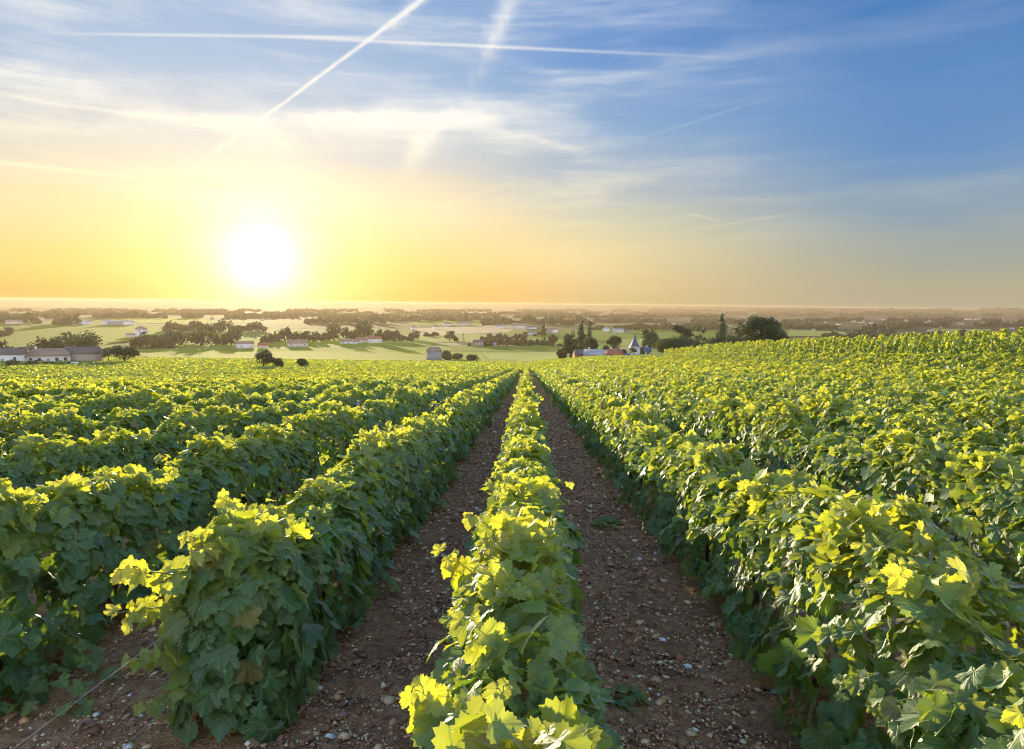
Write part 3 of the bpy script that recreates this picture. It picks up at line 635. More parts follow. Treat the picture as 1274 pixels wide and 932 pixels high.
tag(mo, 'loose pebbles and clods scattered over the brown soil between the vine rows', 'gravel', kind='stuff')
# dead leaves
n = 5200; x_, y_ = lanes(n, rg, power=1.9)
a, f, tt, uu = leaves_arrays(1, np.stack([x_, y_, near_z(x_, y_) + .012], 1), np.stack([rg.normal(0, .4, n), rg.normal(0, .4, n), np.ones(n)], 1), np.stack([rg.normal(0, 1, n), rg.normal(0, 1, n), np.zeros(n)], 1), rg.uniform(.018, .055, n), np.ones((n, 4)), rg)
tag(mesh_obj('leaf_litter', a, f, M_DRY, None), 'curled dead brown leaves lying on the soil between rows', 'leaf litter', kind='stuff')
tw_ = MB(); x_, y_ = lanes(420, rg, ymax=14)
for q in range(420):
    an = rg.uniform(0, 6.28); L = rg.uniform(.04, .2); z = near_z(x_[q], y_[q]) + .012; b = rg.normal(0, .015)
    tw_.tube([(x_[q], y_[q], z), (x_[q] + math.cos(an) * L / 2 + b, y_[q] + math.sin(an) * L / 2 - b, z + .01), (x_[q] + math.cos(an) * L, y_[q] + math.sin(an) * L, z + .004)], [.003, .0025, .0012], 4)
tag(tw_.build('twigs', plain('dry_twig', (.24, .19, .15), .9, .3, 20, 0)), 'dry pruned twigs lying on the soil', 'twigs', kind='stuff')
for (wx, wy, ww, lb) in ((0.62, 3.55, .10, 'small green weed on the soil right of the middle vine row'), (-.98, 2.65, .2, 'low leafy vine sucker on the soil left of the middle row, near the bottom edge'), (-2.72, 3.45, .3, 'low leafy sucker on the soil in the bottom left corner'), (1.02, 7.6, .16, 'trailing leafy sucker on the soil beside the first right row')):
    bag = LeafBag(); m = 34; th = rg.uniform(0, 6.28, m); r_ = ww * np.sqrt(rg.random(m)); zz = near_z(wx + np.cos(th) * r_, wy + np.sin(th) * r_)
    bag.add(np.stack([wx + np.cos(th) * r_, wy + np.sin(th) * r_, zz + .03 + (ww - r_) * .5], 1), np.stack([rg.normal(0, .4, m), rg.normal(0, .4, m), np.ones(m)], 1), np.stack([np.cos(th), np.sin(th), -.2 + 0 * th], 1), rg.uniform(.035, .06, m) * (1 if ww < .15 else 1.5), np.stack([rg.uniform(.1, .6, m), rg.random(m), rg.random(m), np.ones(m)], 1))
    wr_ = bag.build('weed', None, rg); tag(wr_, lb, 'weed', 'weeds and suckers on the soil')

# ------------------------------------------------------------------ vines further down the slope (uncountable)
def far_vines(name, poly_fn, n, size, seed, label, hgt=0.75, step=1.7):
    rg = np.random.default_rng(seed); pts = []
    x, y = poly_fn(n, rg); x = np.round(x / step) * step + rg.normal(0, .2, len(x))
    m = len(x); z = zg(x, y) + hgt * rg.uniform(.15, 1.0, m) * (1 + .15 * np.sin(y * 1.7 + x))
    d = np.hypot(x, y)
    V, f, t, uv = leaves_arrays(3, np.stack([x, y, z], 1), np.stack([rg.normal(0, .5, m), rg.normal(0, .5, m), np.full(m, .8)], 1), rg.normal(0, 1, (m, 3)), size * (d / 150) ** .5 * rg.uniform(.7, 1.3, m),
                                np.stack([np.clip(rg.normal(.5, .25, m), 0, 1), rg.random(m), rg.random(m), np.ones(m)], 1), rg)
    o = mesh_obj(name, V, f, MAT_LEAF_FAR, None, t, None); tag(o, label, 'vines', kind='stuff'); return o
def slope_region(n, rg):
    y = 122 + (400 - 122) * rg.random(n) ** 1.3; x = rg.uniform(-0.84, 0.12, n) * y
    keep = ~((np.abs(y - 150 - .02 * x) < 3) | (np.abs(y - 236 + .05 * x) < 2.5) | (np.abs(y - 300 + .1 * x) < 4)); return x[keep], y[keep]
far_vines('distant_vines', slope_region, 150000, .62, 9, 'mass of low green vines covering the slope below the rows')
def slope_region2(n, rg):
    y = 114 + (230 - 114) * rg.random(n); x = rg.uniform(0.02, 0.33, n) * y; return x[x < 31], y[x < 31]
far_vines('distant_vines', slope_region2, 22000, .5, 11, 'mass of low vines beyond the ends of the right rows')

# ------------------------------------------------------------------ fields draped on the valley
def field(px_poly, col, name='field', var=.15, stripes=0.0, ang=0.0, off=.05, per=6.0):
    m, n_, o = new_mat(name + '_cover'); t = n_.nodes.new('ShaderNodeTexCoord'); P = t.outputs['Object']
    f = noise(P, .02, 6, .6)
    cc = mixc(f, tuple(v * (1 - var) for v in col), tuple(v * (1 + var) for v in col))
    if stripes:
        sp = n_.nodes.new('ShaderNodeSeparateXYZ'); n_.links.new(P, sp.inputs[0])
        s = X.m('SINE', (X(sp.outputs[0]) * math.cos(ang) + X(sp.outputs[1]) * math.sin(ang)) * (6.283 / per)) * 0.5 + 0.5
        cc = mixc(s * stripes, cc, tuple(v * .35 for v in col))
    p = n_.nodes.new('ShaderNodeBsdfPrincipled'); n_.links.new(cc, p.inputs['Base Color']); p.inputs['Roughness'].default_value = 1; p.inputs['Specular IOR Level'].default_value = .1
    n_.links.new(p.outputs[0], o.inputs[0])
    # px_poly: quad (four photo pixels) -> world corners, bilinear grid draped on the ground
    C = [ground_hit(*q)[:2] for q in px_poly]; N = 24; uu = np.linspace(0, 1, N); U, Vv = np.meshgrid(uu, uu)
    x = (1 - U) * (1 - Vv) * C[0][0] + U * (1 - Vv) * C[1][0] + U * Vv * C[2][0] + (1 - U) * Vv * C[3][0]
    y = (1 - U) * (1 - Vv) * C[0][1] + U * (1 - Vv) * C[1][1] + U * Vv * C[2][1] + (1 - U) * Vv * C[3][1]
    z = zg(x, y) + off + .0002 * y; i_ = np.arange(N * N).reshape(N, N)
    Fq = np.stack([i_[:-1, :-1], i_[:-1, 1:], i_[1:, 1:], i_[1:, :-1]], -1).reshape(-1, 4)
    tag(mesh_obj(name, np.stack([x, y, z], -1).reshape(-1, 3), Fq, m), kind='structure')
GREEN = (.17, .26, .012); GREEN2 = (.28, .34, .015); STRAW = (.62, .46, .22); PALE = (.36, .39, .07); DGREEN = (.07, .12, .022)
field([(0, 442), (150, 436), (150, 404), (0, 404)], GREEN, stripes=.5, ang=.3)
field([(130, 425), (190, 425), (200, 406), (100, 405)], GREEN2, stripes=.4, ang=1.2, off=.12)
field([(150, 432), (540, 430), (540, 420), (300, 422)], GREEN2, stripes=.3, ang=.2)
field([(200, 446), (700, 447), (690, 431), (140, 435)], GREEN2, stripes=.4, ang=.1, off=.09)
field([(610, 447), (712, 446), (700, 438), (600, 440)], PALE, off=.16)
field([(560, 438), (705, 438), (700, 431), (560, 431)], GREEN, stripes=.6, ang=1.2, off=.2, per=12)
field([(520, 418), (660, 413), (640, 404), (515, 409)], STRAW, 'stubble_field', off=.2)
field([(460, 427), (640, 426), (600, 416), (470, 418)], PALE, off=.15)
field([(590, 425), (760, 440), (760, 413), (640, 411)], GREEN, stripes=.3, ang=.9, off=.25)
field([(735, 430), (900, 436), (880, 418), (740, 416)], PALE, off=.25)
field([(728, 422), (905, 424), (900, 411), (735, 410)], GREEN, stripes=.3, ang=1.4, off=.3)
field([(505, 404), (600, 406), (600, 398), (520, 398)], GREEN, off=.2)
field([(170, 402), (260, 404), (250, 396), (150, 396)], GREEN2, off=.2)
field([(975, 418), (1060, 420), (1050, 413), (985, 411)], PALE, off=.3)
field([(1150, 414), (1240, 418), (1230, 410), (1160, 409)], PALE, off=.3)
field([(500, 391), (620, 392), (620, 389), (500, 388)], STRAW, 'stubble_field', off=.6)
field([(210, 390), (330, 391), (330, 388), (220, 387)], STRAW, 'stubble_field', off=.6)

# ------------------------------------------------------------------ buildings
def roof_gable(w, d, z0, hr, ov=.35, hip=0.0):
    x0, x1, y0, y1 = -w / 2 - ov, w / 2 + ov, -d / 2 - ov, d / 2 + ov; th_ = .22; m = MB(); hx = hip * w / 2
    A = [(x0, y0, z0), (x1, y0, z0), (x1, y1, z0), (x0, y1, z0), (x0 + hx, 0, z0 + hr), (x1 - hx, 0, z0 + hr)]
    Bt = [(a, b, c + th_) for a, b, c in A]
    m.add(A + Bt, [(6, 7, 11, 10), (8, 9, 10, 11), (7, 8, 11), (9, 6, 10), (0, 3, 2, 1), (0, 1, 7, 6), (1, 2, 8, 7), (2, 3, 9, 8), (3, 0, 6, 9)])
    return m
def house(px, py, wpx, hpx, rpx, dep, rot, wall, roof, label, hip=0.0, chim=1, win=3, door=True, cat='house', name='house', group=None, dist=None, lvl=1, zoff=0.0):
    if dist: 
        dd = pdir(px, 440); s = dist / math.hypot(dd.x, dd.y); x, y = dd.x * s, dd.y * s; z = zg1(x, y); D_ = dist
        z = CAMH + pdir(px, py).z / math.hypot(pdir(px, py).x, pdir(px, py).y) * dist if zoff is None else z + zoff
    else: x, y, z, D_ = ground_hit(px, py)
    s = D_ / F; w_, h_, r_ = wpx * s, hpx * s, rpx * s; d_ = dep * w_
    az = math.atan2(-x, y)
    root = empty(name, (x, y, z - .1), az + R(rot), label=label, cat=cat, group=group)
    m = MB()
    if hip == 0:
        x0, x1, y0, y1 = -w_ / 2, w_ / 2, -d_ / 2, d_ / 2
        m.add([(x0, y0, -3), (x1, y0, -3), (x1, y1, -3), (x0, y1, -3), (x0, y0, h_), (x1, y0, h_), (x1, y1, h_), (x0, y1, h_), (x0, 0, h_ + r_ - .05), (x1, 0, h_ + r_ - .05)],
              [(0, 3, 2, 1), (0, 1, 5, 4), (2, 3, 7, 6), (3, 0, 4, 8, 7), (1, 2, 6, 9, 5), (4, 5, 9, 8), (6, 7, 8, 9)])
    else: m.box(-w_ / 2, w_ / 2, -d_ / 2, d_ / 2, -3, h_)
    m.build('wall', wall, root)
    ro = roof_gable(w_, d_, h_, r_, min(.35, w_ * .04), hip).build('roof', roof, root)
    for c_ in range(chim):
        cb = MB(); cx_ = (-.3 + .55 * c_) * w_; cb.box(cx_ - .35, cx_ + .35, -.3, .3, h_ + r_ * .6, h_ + r_ + .9); cb.box(cx_ - .42, cx_ + .42, -.37, .37, h_ + r_ + .9, h_ + r_ + 1.05)
        cb.build('chimney', wall, ro)
    sh_ = min(1.3, h_ * .45)
    for l_ in range(lvl):
        zb = h_ * (l_ + .36) / lvl
        for i in range(win):
            cx_ = -w_ / 2 + w_ * (i + .5) / win
            if door and l_ == 0 and i == win // 2:
                b = MB(); b.box(cx_ - .55, cx_ + .55, -d_ / 2 - .05, -d_ / 2 + .05, 0, min(2.1, h_ * .75)); b.build('door', M_SHUT, root); continue
            b = MB(); b.box(cx_ - sh_ * .42, cx_ + sh_ * .42, -d_ / 2 - .04, -d_ / 2 + .04, zb, zb + sh_); b.build('window', M_GLASS, root)
    return root
house(10, 451.5, 32, 9, 5.5, .55, -28, M_WHITE, M_TILE_GREY, 'white house with brown gable roof at the left edge', win=3)
house(40, 443, 15, 7, 3, .8, -15, M_WHITE, M_TILE_TAN, 'small white house with shallow tan roof behind the leftmost houses', hip=.5, chim=0, win=2, door=False)
house(62, 451.5, 36, 8, 6.5, .45, -8, M_RENDER, M_TILE_TAN, 'long low house under a broad pale tan hipped roof, left of the stone barn', hip=.35, win=5)
house(104, 451.5, 33, 10.5, 6, .5, -32, M_STONE, M_TILE_GREY, 'big stone barn with grey brown gable roof near the left edge', chim=0, win=0, cat='barn', name='barn')
house(176, 420, 11, 9, 3, .8, 10, M_WHITE, M_TILE_TAN, 'tall white house standing alone among the green fields on the left', hip=.7, chim=1, win=2, door=False, lvl=2)
house(165, 420, 12, 3, 1.5, .5, 10, M_RENDER, M_TILE_TAN, 'low outbuilding beside the tall white house', chim=0, win=0)
house(105, 404, 12, 3, 1, .4, 0, M_WHITE, M_METROOF, 'small bright shed beside the dark far trees on the left', chim=0, win=2, door=False, cat='shed', name='shed')
house(133, 404.5, 7, 4, 1.5, .6, 0, M_WHITE, M_METROOF, 'small white building at the left end of the far farm sheds', chim=0, win=1, door=False)
house(146, 404.5, 17, 3.2, 1.5, .5, 0, M_GREYWALL, M_METROOF, 'middle farm shed with pale sheet roof in the far left distance', chim=0, win=0, cat='shed', name='shed')
house(160, 404.5, 10, 3.5, 1.2, .6, 0, M_WHITE, M_METROOF, 'right hand farm shed with white walls in the far left distance', chim=0, win=0, cat='shed', name='shed')
house(18, 403, 14, 2.5, 1.5, .5, 0, M_RENDER, M_TILE_TAN, 'pale low house in front of dark far trees at the left edge', chim=0, win=2, door=False)
house(305, 433, 18, 5, 3, .6, 10, M_WHITE, M_TILE_TAN, 'white house in the sun glare, left of the pair of valley houses', chim=0, win=2)
house(327, 434, 10, 4, 3, .6, -12, M_RENDER, M_TILE_RED, 'small cream house with red roof in the sun glare', chim=0, win=1)
house(370, 431, 22, 4, 4, .5, 8, M_RENDER, M_TILE_TAN, 'cream house below the dark copse, right of the sun glare', chim=1, win=3)
house(435, 427.5, 20, 2.8, 2.8, .5, -14, M_WHITE, M_TILE_TAN, 'white low farmhouse wing, leftmost of the red roofed farm group', chim=0, win=3)
house(452, 426.5, 18, 3.5, 3, .5, 0, M_RENDER, M_TILE_RED, 'middle house of the red roofed farm group', chim=1, win=3)
house(466, 427, 16, 5.2, 3, .5, 12, M_WHITE, M_TILE_RED, 'tallest house of the red roofed farm group, at its right end', chim=1, win=3)
house(514.5, 411, 4.5, 3.5, 1.8, .8, 10, M_WHITE, M_TILE_TAN, 'small white house left of the straw field', chim=0, win=1, door=False)
house(542, 409.5, 5, 3, 1.8, .8, 10, M_WHITE, M_TILE_TAN, 'small white house standing at the top of the straw field', chim=0, win=1, door=False)
house(557, 405.5, 9, 2.4, 1.6, .5, 10, M_WHITE, M_TILE_TAN, 'white house, left one of the far hamlet above the straw field', chim=0, win=2, door=False)
house(574, 405, 11, 2.4, 2.2, .5, -10, M_WHITE, M_TILE_TAN, 'widest white house of the far hamlet above the straw field', chim=0, win=3, door=False)
house(584, 405, 6, 2.4, 2.6, .6, 10, M_RENDER, M_TILE_TAN, 'rightmost house of the far hamlet above the straw field', chim=0, win=1, door=False)
house(540, 448.5, 14.5, 11.5, 5, .9, 38, M_GREYWALL, M_TILE_TAN, 'tall narrow grey stone hut standing alone among the vines', chim=1, win=0, cat='stone hut', name='stone_hut')
house(595, 431, 12, 6.2, 1.8, .6, -8, M_STONE, M_TILE_GREY, 'stone house beside the round green trees in the middle of the valley', chim=0, win=3, lvl=2, door=False)
house(614, 430.5, 7, 2.2, 1.8, .6, 10, M_GREYWALL, M_METROOF, 'small grey roofed shed right of the yellow tree', chim=0, win=0, cat='shed', name='shed')
house(624, 408.5, 12, 2.6, 1.8, .5, 0, M_WHITE, M_TILE_TAN, 'small white house left of the large far farmhouse', chim=0, win=3, door=False)
house(646, 409, 19, 3.6, 3.2, .5, 0, M_RENDER, M_TILE_TAN, 'large far farmhouse with long pale roof in the valley', chim=1, win=4)
house(661, 409, 13, 1.3, .8, .5, 0, M_WHITE, M_METROOF, 'long low white shed attached right of the large far farmhouse', chim=0, win=0, cat='shed', name='shed')
house(661, 417.5, 12, 3.4, 2.6, .6, 14, M_WHITE, M_TILE_TAN, 'white house with tan roof left of the dark poplar', chim=0, win=2)
house(682, 416, 9, 5.5, 3, .8, -20, M_STONE, M_TILE_TAN, 'stone house with steep roof right of the dark poplar', chim=1, win=2, lvl=2, door=False)
house(690, 414.5, 8, 4.5, 2, .8, 10, M_WHITE, M_TILE_TAN, 'white house beside the stone house with steep roof', chim=0, win=1)
house(754, 413, 8, 4, 1.6, .6, -8, M_WHITE, M_METROOF, 'square white house on the far green field', chim=0, win=2, door=False, hip=.5)
house(769, 414, 13, 3, 2, .5, 6, M_WHITE, M_METROOF, 'long white house right of the square white house on far field', chim=0, win=4, door=False)
house(780, 414, 7, 1.8, 1.2, .6, 6, M_GREYWALL, M_TILE_GREY, 'dark low shed at the end of the long white far house', chim=0, win=0, cat='shed', name='shed')
# hamlet just below the vines, about 300 m away
house(741, 446, 27, 5, 6, .6, -8, M_RENDER, M_METROOF, 'white house under a wide grey gable roof just below the vines', chim=1, win=3, dist=300, zoff=None)
house(764, 446, 17, 5, 7, .9, 35, M_RENDER, M_TILE_RED, 'house with pinkish red tiled roof beside the grey roof', chim=1, win=1, dist=290, zoff=None)
house(779, 446, 9, 4, 2, .8, 0, M_STONE, M_SLATE, 'little dark slate roofed annex left of the turreted house', chim=0, win=0, dist=300, zoff=None)
house(799, 449, 20, 12, 5, .5, -6, M_RENDER, M_SLATE, 'long slate roofed manor house joined to the blue turret', chim=2, win=4, lvl=2, door=False, dist=330, zoff=None)
# framed shed (reddish)
house(723, 447, 16, 6, 6, .8, 20, M_TILE_RED, M_TILE_GREY, 'dark reddish barn half hidden behind vines beside the grey roof', chim=0, win=0, dist=305, zoff=None, cat='barn', name='barn')
# turret
def turret(px, py, dist, label):
    d0 = pdir(px, py); hyp = math.hypot(d0.x, d0.y); x, y = d0.x / hyp * dist, d0.y / hyp * dist; z = CAMH + d0.z / hyp * dist; s = dist / F
    root = empty('turret', (x, y, z), math.atan2(-x, y) + .3, label=label, cat='turret')
    a = 5.2 * s; m = MB(); m.box(-a, a, -a, a, -6, 15 * s); m.build('wall', M_RENDER, root)
    m = MB(); m.box(-a * 1.12, a * 1.12, -a * 1.12, a * 1.12, 15 * s, 15.8 * s); m.build('cornice', M_WHITE, root)
    m = MB(); q = a * 1.05; zt = 15.8 * s; zt2 = 17.5 * s; q2 = q * .62; ap = 31 * s
    V = [(-q, -q, zt), (q, -q, zt), (q, q, zt), (-q, q, zt), (-q2, -q2, zt2 + 1 * s), (q2, -q2, zt2 + 1 * s), (q2, q2, zt2 + 1 * s), (-q2, q2, zt2 + 1 * s), (0, 0, ap)]
    m.add(V, [(0, 1, 5, 4), (1, 2, 6, 5), (2, 3, 7, 6), (3, 0, 4, 7), (4, 5, 8), (5, 6, 8), (6, 7, 8), (7, 4, 8), (3, 2, 1, 0)]); ro = m.build('roof', M_SLATE, root)
    m = MB(); m.tube([(0, 0, ap - .2), (0, 0, ap + 3 * s)], .09, 5); m.build('finial', M_STEEL, ro)
    for zz in (3, 9):
        m = MB(); m.box(-.5, .5, -a - .05, -a + .05, zz * s, zz * s + 1.5); m.build('window', M_GLASS, root)
turret(789, 447, 322, 'pale square turret with tall pointed blue slate spire below the vines')

# ------------------------------------------------------------------ trees
def crown_cards(rg, lobes, size, dens, tone_base=.3, flat=0.0):
    """lobes: list of (cx,cy,cz,rx,ry,rz)"""
    Ps, Ns, Ts = [], [], []
    for (cx_, cy_, cz_, rx, ry, rz) in lobes:
        n = int(dens * (rx * ry + ry * rz + rx * rz) * 4 / (size * size)) + 12; n = min(n, 9000)
        d = nrmz(rg.normal(0, 1, (n, 3))); rad = 1 - np.abs(rg.normal(0, .22, n)); rad = np.clip(rad, .1, 1.1)
        lump = 1 + .13 * np.sin(d[:, 0] * 5 + cx_) * np.sin(d[:, 2] * 6 + cy_) + .1 * np.sin(d[:, 1] * 9 + cz_ * 3)
        p = d * (rad * lump)[:, None] * np.array([rx, ry, rz]) + np.array([cx_, cy_, cz_]); Ps.append(p)
        Ns.append(d + rg.normal(0, .45, (n, 3))); tv = tone_base + rg.normal(0, .12); Ts.append(np.stack([np.clip(tv + rg.normal(0, .12, n), 0, 1), np.full(n, rg.random()), np.clip(rg.normal(.5, .25, n), 0, 1), np.ones(n)], 1))
    p, nn, tt = np.concatenate(Ps), np.concatenate(Ns), np.concatenate(Ts)
    m = len(p); return leaves_arrays(3, p, nn, rg.normal(0, 1, (m, 3)), size * rg.uniform(.7, 1.4, m), tt, rg)
def lobes_for(kind, rg, w, h):
    """w width, h height of whole tree in metres; returns lobes and trunk height"""
    L = []
    if kind == 'round':
        L.append((0, 0, h * .56, w * .40, w * .38, h * .38))
        for _ in range(11):
            a = rg.uniform(0, 6.28); q = rg.uniform(-.5, 1.0); rr_ = w * .36 * math.sqrt(max(0.05, 1 - q * q * .8)); s = rg.uniform(.14, .22)
            L.append((math.cos(a) * rr_, math.sin(a) * rr_, h * (.56 + .33 * q), w * s, w * s, h * s * .8))
    elif kind == 'poplar':
        for i in range(9):
            q = i / 8; s = w * (.5 - .34 * abs(q - .35) - .12 * q); L.append((rg.normal(0, w * .05), rg.normal(0, w * .05), h * (.16 + .78 * q), s, s, h * .10))
    elif kind == 'conifer':
        for i in range(10):
            q = i / 9; s = w * .5 * (1 - q) ** .85 + w * .04; L.append((rg.normal(0, w * .05), rg.normal(0, w * .05), h * (.12 + .84 * q), s, s, h * .055 + s * .10))
    elif kind == 'pine':
        for _ in range(9): L.append((rg.uniform(-.32, .32) * w, rg.uniform(-.3, .3) * w, h * rg.uniform(.6, .9), w * rg.uniform(.16, .26), w * rg.uniform(.16, .26), h * rg.uniform(.07, .12)))
    elif kind == 'loose':
        for _ in range(10): L.append((rg.uniform(-.34, .34) * w, rg.uniform(-.34, .34) * w, h * rg.uniform(.35, .9), w * rg.uniform(.12, .2), w * rg.uniform(.12, .2), h * rg.uniform(.07, .12)))
    else:   # bush
        for _ in range(8): L.append((rg.uniform(-.3, .3) * w, rg.uniform(-.3, .3) * w, h * rg.uniform(.3, .6), w * rg.uniform(.2, .3), w * rg.uniform(.2, .3), h * rg.uniform(.28, .4)))
    return L
def tree(px, py, wpx, hpx, kind, label, tone=.3, dist=None, name=None, cat='tree', group='trees in the valley', seed=None):
    rg = np.random.default_rng(seed or int(px * 31 + py * 7))
    if dist:
        d0 = pdir(px, py); hyp = math.hypot(d0.x, d0.y); x, y = d0.x / hyp * dist, d0.y / hyp * dist; z = CAMH + d0.z / hyp * dist; D_ = dist
    else: x, y, z, D_ = ground_hit(px, py)
    gz = zg1(x, y); s = D_ / F; w_, h_ = wpx * s, hpx * s
    if dist: h_ += z - gz; z = gz       # reaches down to the true ground
    root = empty(name or {'bush': 'bush', 'poplar': 'poplar_tree', 'conifer': 'conifer_tree', 'pine': 'pine_tree'}.get(kind, 'broadleaf_tree'), (x, y, z), label=label, cat=cat, group=group)
    size = max(.16, D_ * .0017)
    V, f, t, uv = crown_cards(rg, lobes_for(kind, rg, w_, h_), size, .9 if kind != 'loose' else .5, tone)
    mesh_obj('crown', V, f, MAT_TREE, root, t)
    m = MB(); r = max(.12, w_ * .035); m.tube([(0, 0, -.5), (r * .3, 0, h_ * .3), (0, r * .4, h_ * .6), (r * .2, 0, h_ * .8)], [r * 1.3, r, r * .6, r * .25], 7)
    for k_ in range(5):
        a = k_ * 1.3 + rg.random(); zb = h_ * rg.uniform(.25, .55); m.tube([(0, 0, zb), (math.cos(a) * w_ * .15, math.sin(a) * w_ * .15, zb + h_ * .12), (math.cos(a) * w_ * .27, math.sin(a) * w_ * .27, zb + h_ * .22)], [r * .5, r * .35, r * .12], 5)
    m.build('trunk', M_BARK, root, True); return root
T = [
 (946, 437, 60, 42, 'round', 'huge broad dark tree above the vines, right of the poplars', .12, 210),
 (897, 434, 13, 41, 'poplar', 'tall slender poplar left of the huge broad tree', .3, 330),
 (920, 434, 11, 40, 'loose', 'thin sparse topped poplar against the left side of the huge tree', .3, 340),
 (848, 434, 30, 30, 'pine', 'dark umbrella shaped pine right of the turreted house', .0, 360),
 (871, 436, 17, 30, 'loose', 'loose light green tree beside the dark umbrella pine', .4, 350),
 (842, 446, 54, 28, 'bush', 'wide rounded bright green tree right of the turreted house', .55, 270),
 (893, 438, 30, 23, 'bush', 'low bushy green tree at the foot of the slender poplar', .45, 300),
 (916, 437, 32, 22, 'bush', 'dark low tree between the poplars and the huge tree', .25, 290),
 (827, 446, 22, 22, 'bush', 'dark leafy clump between the manor house and the wide rounded tree', .2, 330),
 (868, 442, 26, 20, 'bush', 'dark bush mass in front of the loose light green tree', .15, 320),
 (880, 440, 20, 18, 'bush', 'mid green bush left of the slender poplar', .35, 310),
 (934, 438, 22, 20, 'bush', 'low dark bush under the left edge of the huge broad tree', .1, 260),
 (700, 446, 16, 14, 'bush', 'low green bush left of the broad tree at the foot of the firs', .3, 340),
 (808, 443, 28, 32, 'round', 'dark round tree behind the manor house', .2, 380),
 (764, 437, 19, 21, 'round', 'dense dome shaped tree on the green field, left of the spire', .1, 420),
 (757, 442, 14, 14, 'bush', 'small lighter green tree in front of the dome shaped tree', .4, 400),
 (776, 446, 9, 14, 'bush', 'small yellow green tree next to the red roof', .6, 305),
 (788, 447, 10, 14, 'loose', 'light green sapling in front of the turret', .6, 290),
 (799, 446, 4, 14, 'conifer', 'narrow dark cypress in front of the manor house', .0, 300),
 (722, 443, 20, 44, 'conifer', 'tallest dark fir above the hamlet, left of the roofs', .05, 400),
 (709, 440, 13, 29, 'pine', 'narrow dark pine left of the tallest fir', .0, 420),
 (733, 437, 14, 38, 'conifer', 'dark fir just behind and right of the tallest fir', .05, 520),
 (710, 446, 27, 27, 'round', 'broad green tree at the foot of the tall firs', .3, 330),
 (734, 446, 20, 26, 'round', 'dark green tree right of the fir trunks behind the grey roof', .2, 360),
 (1087, 418, 9, 14, 'conifer', 'dark conifer beyond the tall vines on the right', .0, None),
 (1105, 418, 22, 8, 'bush', 'low dark tree right of the far conifer', .1, None),
 (1070, 418, 22, 8, 'bush', 'low dark tree left of the far conifer', .1, None),
 (676, 417, 6, 17, 'poplar', 'single dark poplar between the two far houses', .05, None),
 (688, 432, 12, 17, 'round', 'roundish tree at the right end of the valley tree row', .3, None),
 (645, 425, 12, 11, 'round', 'round dark tree standing at the back of the valley tree row', .2, None),
 (606, 431, 10, 9, 'round', 'bright yellow green tree beside the stone valley house', .95, None),
 (584, 431, 4, 5, 'bush', 'small dark bush left of the stone valley house', .1, None),
 (559, 425, 15, 13, 'round', 'round tree standing alone left of the pylon', .25, None),
 (567, 425, 7, 7, 'bush', 'smaller round tree at the right foot of the lone round tree', .25, None),
 (555, 447, 15, 12, 'bush', 'yellow green bush right of the stone hut', .6, None),
 (558, 448, 10, 6, 'bush', 'reddish brown bush right of the stone hut', .3, None),
 (571, 447.5, 16, 9, 'bush', 'light green bush among the vines, second from the hut', .5, None),
 (588, 449, 17, 10, 'bush', 'dark green bush, farthest right of those beside the hut', .2, None),
 (328, 458.5, 24, 21, 'round', 'round tree in the vines right below the sun', .4, None),
 (347, 458, 14, 14, 'bush', 'medium bush right of the round tree below the sun', .3, None),
 (377, 458, 15, 11, 'round', 'small round bush standing alone below the sun, at right', .2, None),
 (155, 452, 28, 20, 'round', 'large round tree right of the stone barn', .25, None),
 (135, 452, 12, 18, 'loose', 'slim light tree between the barn and the large round tree', .45, None),
 (16, 457, 14, 8, 'bush', 'bush in front of the white house at the left edge', .45, None),
 (53, 448, 11, 10, 'bush', 'light green round bush behind the tan roofed house', .6, None),
 (39, 456, 10, 7, 'bush', 'dark bush in front of the small white house', .2, None),
 (491, 425, 5, 4, 'bush', 'tiny bush in the pale field right of the farm group, leftmost of two', .2, None),
 (512, 425, 4, 3, 'bush', 'tiny bush in the pale field right of the farm group, rightmost of two', .2, None),
 (696, 431, 6, 4, 'bush', 'tiny dark bush on the field edge left of the hamlet trees', .2, None),
 (860, 412, 7, 7, 'bush', 'small far tree behind the dark umbrella pine', .1, None),
]
for t_ in T: tree(*t_[:5], t_[5], t_[6], t_[7])

def wood(px0, px1, pyb, hpx, label, tone=.2, step=.55, jit=2.0, size=None, nd=.7, name='woods'):
    rg = np.random.default_rng(int(px0 * 13 + pyb * 91)); Vs, Fs, Ts, off = [], [], [], 0
    px = px0
    while px < px1:
        e = math.sin(math.pi * min(1, max(0, (px - px0) / (px1 - px0)))) ** .35
        if hpx < 7.5 and math.sin(px * .11 + pyb) + math.sin(px * .043 + 2 * pyb) < -.55: px += 3; continue
        x, y, z, D_ = ground_hit(px, pyb - rg.uniform(-.15, 1) * jit); s = D_ / F
        h_ = hpx * (1.35 if hpx > 8.5 else 1.1) * s * rg.uniform(.55, 1.15) * (.8 + .25 * math.sin(px * .19 + pyb)) * (.55 + .45 * e); w_ = h_ * rg.uniform(.6, 1.1)
        lb = lobes_for(rg.choice(['bush', 'bush', 'bush', 'poplar'] if hpx > 5 else ['bush']), rg, w_, h_)
        lb = [(a + x, b + y, c_ + z, d_, e_, f_) for a, b, c_, d_, e_, f_ in lb[:6]] + [(x, y, z + h_ * .3, w_ * .4, w_ * .4, h_ * .32)]
        V, f, t, uv = crown_cards(rg, lb, max(.5, D_ * .0026), nd * .5, tone + rg.normal(0, .08))
        Vs.append(V); Fs.append(f + off); Ts.append(t); off += len(V); px += max(1.2, w_ / s * step)
    o = mesh_obj(name, np.concatenate(Vs), np.concatenate(Fs), MAT_TREE, None, np.concatenate(Ts)); tag(o, label, 'woods', kind='stuff')
